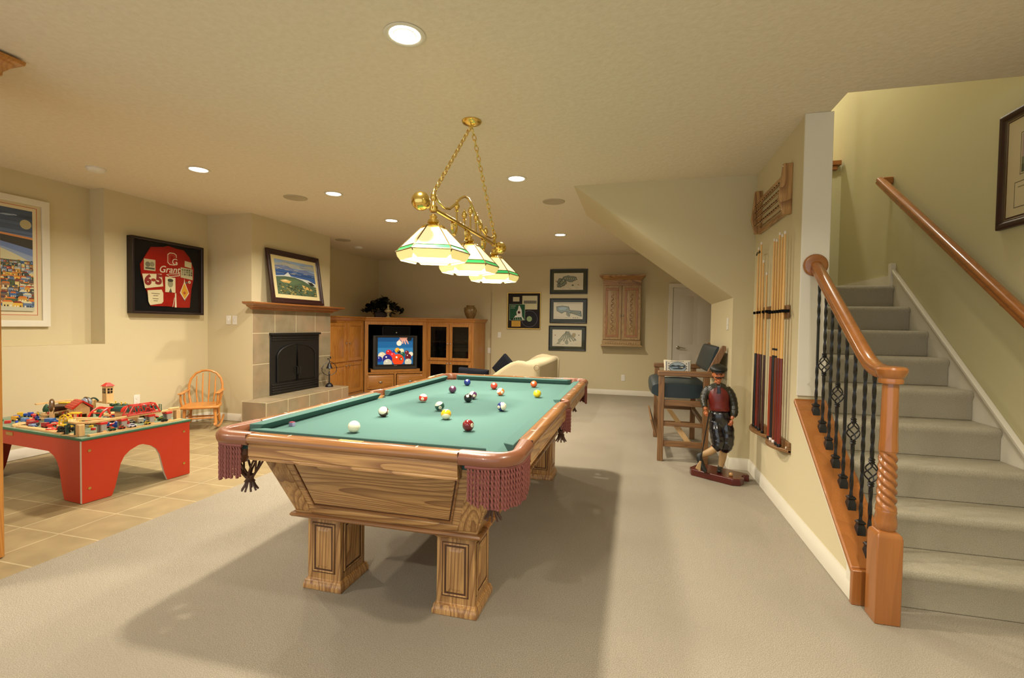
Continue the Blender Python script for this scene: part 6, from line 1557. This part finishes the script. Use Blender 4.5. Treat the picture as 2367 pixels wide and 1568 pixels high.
# vehicles
def car(label, x, y, rz, c, c2='#1a1a1a', L_=.055, kind=0, z=0):
    t = toy('toy_car', label, 'toy vehicle', x, y, z, rz, 'toy vehicles on the play table')
    m_ = flat('toy_paint', c, .3, coat=.4); w_ = L_*.46
    if kind == 0:
        prof = [(-L_/2, .006), (L_/2, .006), (L_/2, .016), (L_*.28, .019), (L_*.12, .030), (-L_*.25, .030), (-L_*.42, .019), (-L_/2, .017)]
        MB().prism(prof, -w_/2, w_/2, 1).build('body', m_, t, bevel=.002)
        MB().prism([(L_*.24, .020), (L_*.13, .028), (-L_*.24, .028), (-L_*.36, .020)], -w_/2-.0006, w_/2+.0006, 1).build('windows', flat('toy_window', c2, .2), t)
    elif kind == 1:
        b = MB().box(-L_/2, L_*.1, -w_/2, w_/2, .006, .040); b.build('body', m_, t, bevel=.002)
        MB().box(L_*.13, L_/2, -w_/2, w_/2, .006, .028).build('cab', flat('toy_cab', c2, .3, coat=.4), t, bevel=.003)
    else:
        MB().box(-L_/2, L_/2, -w_/2, w_/2, .006, .016).build('body', m_, t, bevel=.002); MB().cyl((-L_*.1, 0, .026), (L_*.45, 0, .026), .011, n=14).build('boiler', m_, t)
        MB().box(-L_/2, -L_*.12, -w_/2, w_/2, .016, .044).build('cab', flat('toy_cab', c2, .3, coat=.4), t, bevel=.002); MB().cyl((L_*.3, 0, .034), (L_*.3, 0, .052), .005, n=10).build('chimney', M['black'], t)
    b = MB()
    for u in (-.28, .28):
        for s in (-1, 1): b.lathe([(.0065, -.002), (.0065, .002)], (u*L_, s*w_/2, .0065), 12, 1)
    b.build('wheels', M['black'], t); return t
car('yellow toy digger at the left end of the play table', -1.16, .16, 30, '#d99a1c', '#1a1a1a', .06, 1)
car('blue toy van left of the yellow digger, far left', -1.26, .30, 10, '#1f4aa8', '#c8261a', .055, 1)
car('long red toy engine behind the near track', -.86, .13, 15, '#a81c1c', '#c8281a', .08, 2)
car('pale blue flat wagon beside the long red engine', -1.00, .15, 12, '#5f86b8', '#2b4f8f', .07, 1)
car('dark blue toy car on the near track', -.74, .07, 8, '#1d3f6a', '#9ab0c8', .06, 0)
car('dark red toy truck behind the dark blue car', -.64, .11, 20, '#8c1420', '#c32b22', .065, 1)
car('bright red toy car by the near edge', -.47, .055, 25, '#cf2a1c', '#e8d0c0', .06, 0)
car('blue toy wagon under the brown wheel', -.80, .22, 10, '#2f6aa8', '#1f4a8a', .10, 1)
car('red and white striped toy coach under the red arch bridge', -.50, .30, 60, '#c9281e', '#e8dccb', .06, 0)
car('black and red toy engine beside the arch bridge', -.36, .33, 75, '#7a1420', '#b8202a', .065, 2)
car('white toy van right of the arch bridge', -.30, .40, 70, '#d8d4c8', '#2a2a30', .055, 0)
car('white toy camper behind the white van', -.27, .48, 75, '#cfc8b4', '#3a3a40', .05, 0)
car('royal blue toy box wagon behind the arch bridge', -.52, .585, 70, '#1b3fc0', '#1b3fc0', .055, 1)
car('white racing toy car under the raised deck', -.035, .345, 84, '#d8d4dc', '#2b2e55', .055, 0, .012)
car('yellow toy taxi under the truss bridge', -.035, .455, 84, '#cfae3a', '#1a1a1a', .04, 0, .012)
car('dark red toy engine rolling on the raised deck', -.075, .50, 84, '#8c1822', '#8c1822', .05, 2, DK+.012)
car('black toy tyre truck at the far end of the deck', -.035, .585, 84, '#20201c', '#3c5a30', .045, 0, .012)
car('red toy fire engine at the back left', -1.22, .52, 40, '#c4241a', '#d9a01c', .065, 1)
car('red toy tractor behind the hopper', -1.10, .56, 10, '#b8241c', '#d8c8b0', .05, 2)
car('small green toy car under the deck near the corner', -.035, .21, 84, '#2a5a30', '#d84a2a', .045, 0, .012)
car('red and green toy car under the deck before the truss bridge', -.035, .275, 84, '#a8281c', '#2a5a30', .04, 0, .012)
car('small white toy ambulance behind the station', -.62, .50, 35, '#c8ccd0', '#5a7a9a', .05, 0)
# trees and yellow figures on a little platform at the back
t = toy('toy_platform', 'small wooden toy platform with dark trees and yellow figures at the back', 'toy scenery', -.80, .70, 0)
MB().box(-.10, .10, -.04, .04, 0, .055).build('platform', TOY[0], t, bevel=.003)
for k in range(9):
    b = MB(); x, y = -.085+.021*k, r_.uniform(-.02, .02); b.ball((x, y, .072+r_.uniform(0, .01)), (.018, .016, .014), 9, 6); b.build('tree', flat('tree_green', '#173a22', .6), t)
for x in (-.05, .03, .085): 
    b = MB().cyl((x, .0, .055), (x, .0, .10), .004, n=8).ball((x, 0, .103), .006, 8, 6); b.tube([(x-.012, 0, .078), (x+.012, 0, .082)], .003, 6); b.build('figure', yel, t)
t = toy('leaf_bridge', 'dark green curved toy footbridge near the wall', 'toy scenery', -1.18, .66, .0)
MB().tube([(-.06+.12*k/8, .0, .095+.025*math.sin(PI*k/8)) for k in range(9)], .008, 6).tube([(-.02+.12*k/8, .03, .095+.022*math.sin(PI*k/8)) for k in range(9)], .008, 6).build('arch', gm, t)
b = MB()
for x in (-.055, .055): b.box(x-.005, x+.005, -.005, .035, 0, .098)
b.build('post', TOY[2], t)
t = toy('oval_ring', 'oval wooden toy loop lying on the far end of the raised deck', 'toy track', -.075, .69, DK+.0125)
MB().tube([(.018*math.cos(2*PI*k/20), .04*math.sin(2*PI*k/20), .006) for k in range(20)], .005, 6, closed=True).build('loop', TOY[1], t)
for x, y, lab in ((-.95, .09, 'round wooden toy disc beside the near track at the left'), (-.36, .11, 'round wooden toy disc beside the raised deck ramp')):
    t = toy('wooden_disc', lab, 'toy block', x, y); MB().lathe([(.03, 0), (.034, .006), (.03, .012), (.02, .010)], n=20).build('disc', TOY[0], t)
track('oval wooden track loop at the back left of the play table', arc(-1.22, .50, .13, 0, 330, 0, 22), .035)
track('wooden track crossing behind the station toward the wall', [(-1.05, .64, 0), (-.85, .60, .0), (-.66, .62, 0), (-.50, .74, 0)], .035)
track('short wooden track piece leaning on the brown hopper', [(-1.12, .30, .0), (-1.02, .36, .045), (-.96, .42, .06)], .035)
track('raised wooden track running beside the red arch bridge', [(-.62, .18, .05), (-.50, .24, .055), (-.40, .30, .05), (-.30, .42, .03)], .035)
for k_, (x_, y_, rz_, c_, c2_, l_, kd, lb) in enumerate(((-1.38, .10, 20, '#b3202a', '#1f4aa8', .07, 2, 'red and blue toy engine in the far left near corner'), (-1.33, .27, 60, '#e0b020', '#1f4aa8', .06, 1, 'yellow and blue toy dumper at the left edge'), (-1.12, .38, 15, '#c8281c', '#d9a01c', .075, 1, 'red and yellow toy ladder truck in front of the hopper'),
    (-1.06, .24, -10, '#1c3f8a', '#c8281c', .07, 2, 'navy toy engine on the crossing track'), (-.90, .38, 40, '#5a1a1a', '#7a2a1a', .09, 1, 'dark maroon toy coal wagon beside the brown wheel'), (-.80, .10, 12, '#8a1822', '#2a2a30', .08, 1, 'maroon toy wagon coupled behind the long red engine'),
    (-.66, .17, 35, '#d84028', '#f0e0c0', .06, 0, 'orange red toy racer beside the yellow crane'), (-.42, .12, 20, '#1a1c22', '#d8b020', .06, 2, 'black toy engine with yellow cab behind the green tunnel'), (-.57, .36, 85, '#d8d8d0', '#c8281c', .05, 0, 'white and red toy ambulance left of the arch bridge'),
    (-.43, .45, 60, '#8a2030', '#3a1820', .055, 1, 'plum toy wagon under the back arch'), (-.22, .30, 80, '#c83020', '#2a5aa0', .055, 2, 'red toy engine with blue cab beside the deck'), (-.20, .52, 85, '#e8e0d0', '#5a88b8', .055, 1, 'cream toy bus beside the truss bridge'), (-.16, .64, 80, '#3a6a40', '#d8b020', .05, 0, 'green toy car near the far end of the table'), (-1.20, .62, 0, '#d8a020', '#a02018', .06, 0, 'golden toy car inside the oval loop'), (-.70, .70, 20, '#2a4a8a', '#1a1a1a', .06, 2, 'blue toy engine next to the toy platform'), (-.30, .68, 50, '#b8281c', '#e0d8c8', .06, 0, 'red toy car behind the engine shed'))):
    car(lb, x_, y_, rz_, c_, c2_, l_, kd)
for x_, y_, h_, lb in ((-1.14, .46, .10, 'tall red and yellow toy loading gantry beside the oval loop'), (-.56, .24, .09, 'small red and yellow toy signal gantry by the crane')):
    t = toy('loading_gantry', lb, 'toy structure', x_, y_, 0, 25)
    b = MB()
    for xx in (-.03, .03): b.box(xx-.004, xx+.004, -.004, .004, 0, h_); b.box(xx-.004, xx+.004, .026, .034, 0, h_)
    b.build('posts', redp, t); MB().box(-.036, .036, -.008, .038, h_, h_+.010).build('platform', yel, t, bevel=.002)
for x_, y_, lb in ((-1.26, .40, 'leafy toy tree at the left of the play table'), (-1.0, .50, 'leafy toy tree behind the dark tower'), (-.28, .60, 'leafy toy tree behind the engine shed'), (-.64, .46, 'leafy toy tree behind the station roof')):
    t = toy('toy_tree', lb, 'toy tree', x_, y_); MB().cyl((0, 0, 0), (0, 0, .035), .006, n=8).build('trunk', TOY[2], t); MB().lathe([(.022, .03), (.026, .05), (.018, .075), (.004, .095)], n=10).build('crown', flat('tree_green', '#1c4426', .6), t)
for k_ in range(7):
    x_, y_ = ((-.48, .10), (-1.02, .10), (-.78, .30), (-.24, .44), (-.60, .56), (-1.30, .36), (-.90, .44))[k_]; c_, n_ = (('#c8281c', 'red'), ('#2347a8', 'blue'), ('#d8ae22', 'yellow'))[k_ % 3]
    t = toy('toy_figure', '%s peg figure standing among the toys on the play table' % n_, 'toy figure', x_, y_, 0, 0, n_+' peg figures on the play table'); MB().lathe([(.009, 0), (.009, .018), (.005, .026)], n=12).build('body', flat('peg_'+n_, c_, .4), t); MB().ball((0, 0, .031), .007, 10, 8).build('head', TOY[2], t)
r2 = random.Random(9)
spots = [(-1.34, .12), (-1.30, .22), (-1.36, .34), (-1.24, .10), (-1.10, .08), (-.70, .60), (-.58, .68), (-.44, .20), (-.24, .20), (-.20, .33), (-.20, .60), (-.22, .70), (-.62, .27), (-1.30, .45), (-.36, .25), (-.92, .60)]
cn = [('red', '#c0281c'), ('blue', '#2347a8'), ('yellow', '#d8ae22'), ('green', '#2a6a3a')]
for k, (x, y) in enumerate(spots):
    n_, c_ = cn[k % 4]
    t = toy('toy_block', f'small coloured toy block scattered among the tracks', 'toy block', x, y, 0, r2.uniform(0, 90), 'coloured blocks scattered on the play table')
    t['label'] = 'small %s wooden toy block scattered among the tracks on the play table' % n_; t['group'] = '%s blocks scattered on the play table' % n_
    s_ = r2.uniform(.012, .02); b = MB().box(-s_, s_, -s_*.7, s_*.7, 0, s_*1.3)
    if k % 3 == 0: b.lathe([(s_*.5, s_*1.3), (s_*.5, s_*2), (s_*.2, s_*2.4)], n=10)
    b.build('block', flat('block_'+n_, c_, .4), t, bevel=.002)

# ================================================================ SOFAS
so = thing('sofa', 'cream sofa with rounded back seen end on beyond the pool table', 'sofa', (-1.65, 7.2, 0))
end_p = [(-1.98, 0), (-1.98, .54), (-1.93, .60), (-1.84, .67), (-1.75, .735), (-1.66, .79), (-1.58, .815), (-1.50, .81), (-1.42, .79), (-1.34, .785), (-1.29, .77), (-1.27, .72), (-1.28, 0)]
MB().prism(end_p, 6.35, 6.55, 1).build('arm', M['cream_fabric'], so, world=True, bevel=.05, seg=4)
MB().prism(end_p, 8.15, 8.35, 1).build('arm', M['cream_fabric'], so, world=True, bevel=.05, seg=4)
MB().box(-1.96, -1.30, 6.5, 8.2, .0, .30).build('base', M['cream_fabric'], so, world=True, bevel=.03)
MB().box(-1.56, -1.28, 6.5, 8.2, .25, .79).build('back', M['cream_fabric'], so, world=True, bevel=.06, seg=4)
for y in (6.55, 7.1, 7.65): MB().box(-1.97, -1.5, y+.005, y+.545, .30, .45).build('seat_cushion', M['cream_fabric'], so, world=True, bevel=.04, seg=3)
MB().tube([(-1.285+.035*math.cos(2*PI*k/14), 6.345, .735+.035*math.sin(2*PI*k/14)) for k in range(14)], .004, 5, closed=True).build('piping', flat('brown_piping', '#8a744e', .8), so, world=True)
l2 = thing('loveseat', 'low cream loveseat with its back to the pool table', 'sofa', (-2.35, 5.85, 0))
MB().box(-2.66, -2.02, 5.85, 6.02, .0, .585).build('back', M['cream_fabric'], l2, world=True, bevel=.05, seg=4)
MB().box(-2.60, -2.08, 6.0, 6.34, .0, .42).build('seat', M['cream_fabric'], l2, world=True, bevel=.05, seg=3)
for x in (-2.68, -2.16): MB().box(x, x+.14, 5.84, 6.34, .0, .61 if x < -2.5 else .55).build('arm', M['cream_fabric'], l2, world=True, bevel=.05, seg=4)
def pillow(label, loc, rot, w=.42, h=.42, d=.07):
    t = thing('throw_pillow', label, 'pillow', loc, 0, 'dark throw pillows'); t.rotation_euler = [math.radians(a) for a in rot]
    rings = []
    for k in range(9):
        v = -1+2*k/8; e = math.sqrt(max(0, 1-v*v))**.6
        s_ = .55+.45*e
        ring = []
        for i in range(24):
            a = 2*PI*i/24; cx, cz = math.cos(a), math.sin(a); q = max(abs(cx), abs(cz)); sx_, sz_ = cx/q, cz/q
            pin = 1-.06*(1-abs(abs(sx_)-abs(sz_)))*0
            ring.append((sx_*w/2*(.72+.28*e), v*d, sz_*h/2*(.72+.28*e)))
        rings.append(ring)
    MB().loft(rings).build('cover', M['dark_fabric'], t, angle=70); return t
pillow('dark throw pillow lying on the back of the low loveseat', (-2.04, 5.93, .655), (8, 3, -4), .42, .15, .06)
pillow('dark throw pillow leaning in the corner of the cream sofa', (-1.84, 6.75, .68), (-12, 40, -25), .30, .30, .06)
# tall cherry cabinet just inside the left edge of the view
tc_ = thing('tall_cabinet', 'tall reddish wooden cabinet with crown molding at the left edge', 'cabinet', (-3.30, 1.80, 0), 0)
MB().box(-.62, 0, -.60, 0, 0, 2.60).build('cabinet_body', HON[2], tc_, bevel=.004)
MB().loft([[(-.62-e, -.60-e, z), (e, -.60-e, z), (e, e, z), (-.62-e, e, z)] for e, z in ((0, 2.58), (.012, 2.59), (.014, 2.61), (.05, 2.655), (.075, 2.665), (.078, 2.685), (.07, 2.69))]).build('crown_molding', HON[0], tc_, bevel=.002)

# ================================================================ LIGHT, CAMERA
w = bpy.data.worlds.new('World'); SC.world = w; w.use_nodes = True
bg = w.node_tree.nodes['Background']; bg.inputs[0].default_value = (.90, .95, 1.0, 1); bg.inputs[1].default_value = 1.3
# unseen lamp added on the upper ceiling to light the stairwell
t = thing('added_stair_lamp', 'added unseen round ceiling lamp high above the stairs', 'ceiling light', (1.65, 4.6, 5.2)); MB().lathe([(.16, 0), (.16, -.03), (.10, -.07), (.001, -.08)], n=28).build('diffuser', M['lamp_face'], t)
lamp_light('lamp', (0, 0, -.1), .15, 30, (1, .95, .84), t, 180)
t = thing('added_stair_lamp', 'added unseen round ceiling lamp above the upper hallway', 'ceiling light', (1.3, 6.7, 5.2)); MB().lathe([(.16, 0), (.16, -.03), (.10, -.07), (.001, -.08)], n=28).build('diffuser', M['lamp_face'], t)  # second added lamp, also out of view, for the upper storey
lamp_light('lamp', (0, 0, -.1), .15, 40, (1, .95, .85), t, 180)
cd = bpy.data.cameras.new('camera'); cam = bpy.data.objects.new('camera', cd); COL.objects.link(cam)
yaw, pit, rol, F = .25216, .02756, .01501, 1102.6
f = Vector((-math.sin(yaw)*math.cos(pit), math.cos(yaw)*math.cos(pit), -math.sin(pit)))
r = Vector((math.cos(yaw), math.sin(yaw), 0)); u = r.cross(f)
r2_ = r*math.cos(rol)+u*math.sin(rol); u2 = -r*math.sin(rol)+u*math.cos(rol)
mt = Matrix((r2_, u2, -f)).transposed().to_4x4(); mt.translation = (0, 0, 1.30)
cam.matrix_world = mt
cd.sensor_width = 36; cd.lens = F/2367*36; cd.clip_start = .05; cd.clip_end = 100
SC.camera = cam
SC.view_settings.view_transform = 'Standard'; SC.view_settings.look = 'None'; SC.view_settings.gamma = 1; SC.view_settings.use_curve_mapping = False
SC.view_settings.exposure = 0.0
SC.cycles.max_bounces = 10; SC.cycles.diffuse_bounces = 6; SC.cycles.use_denoising = True; SC.cycles.sample_clamp_indirect = 4
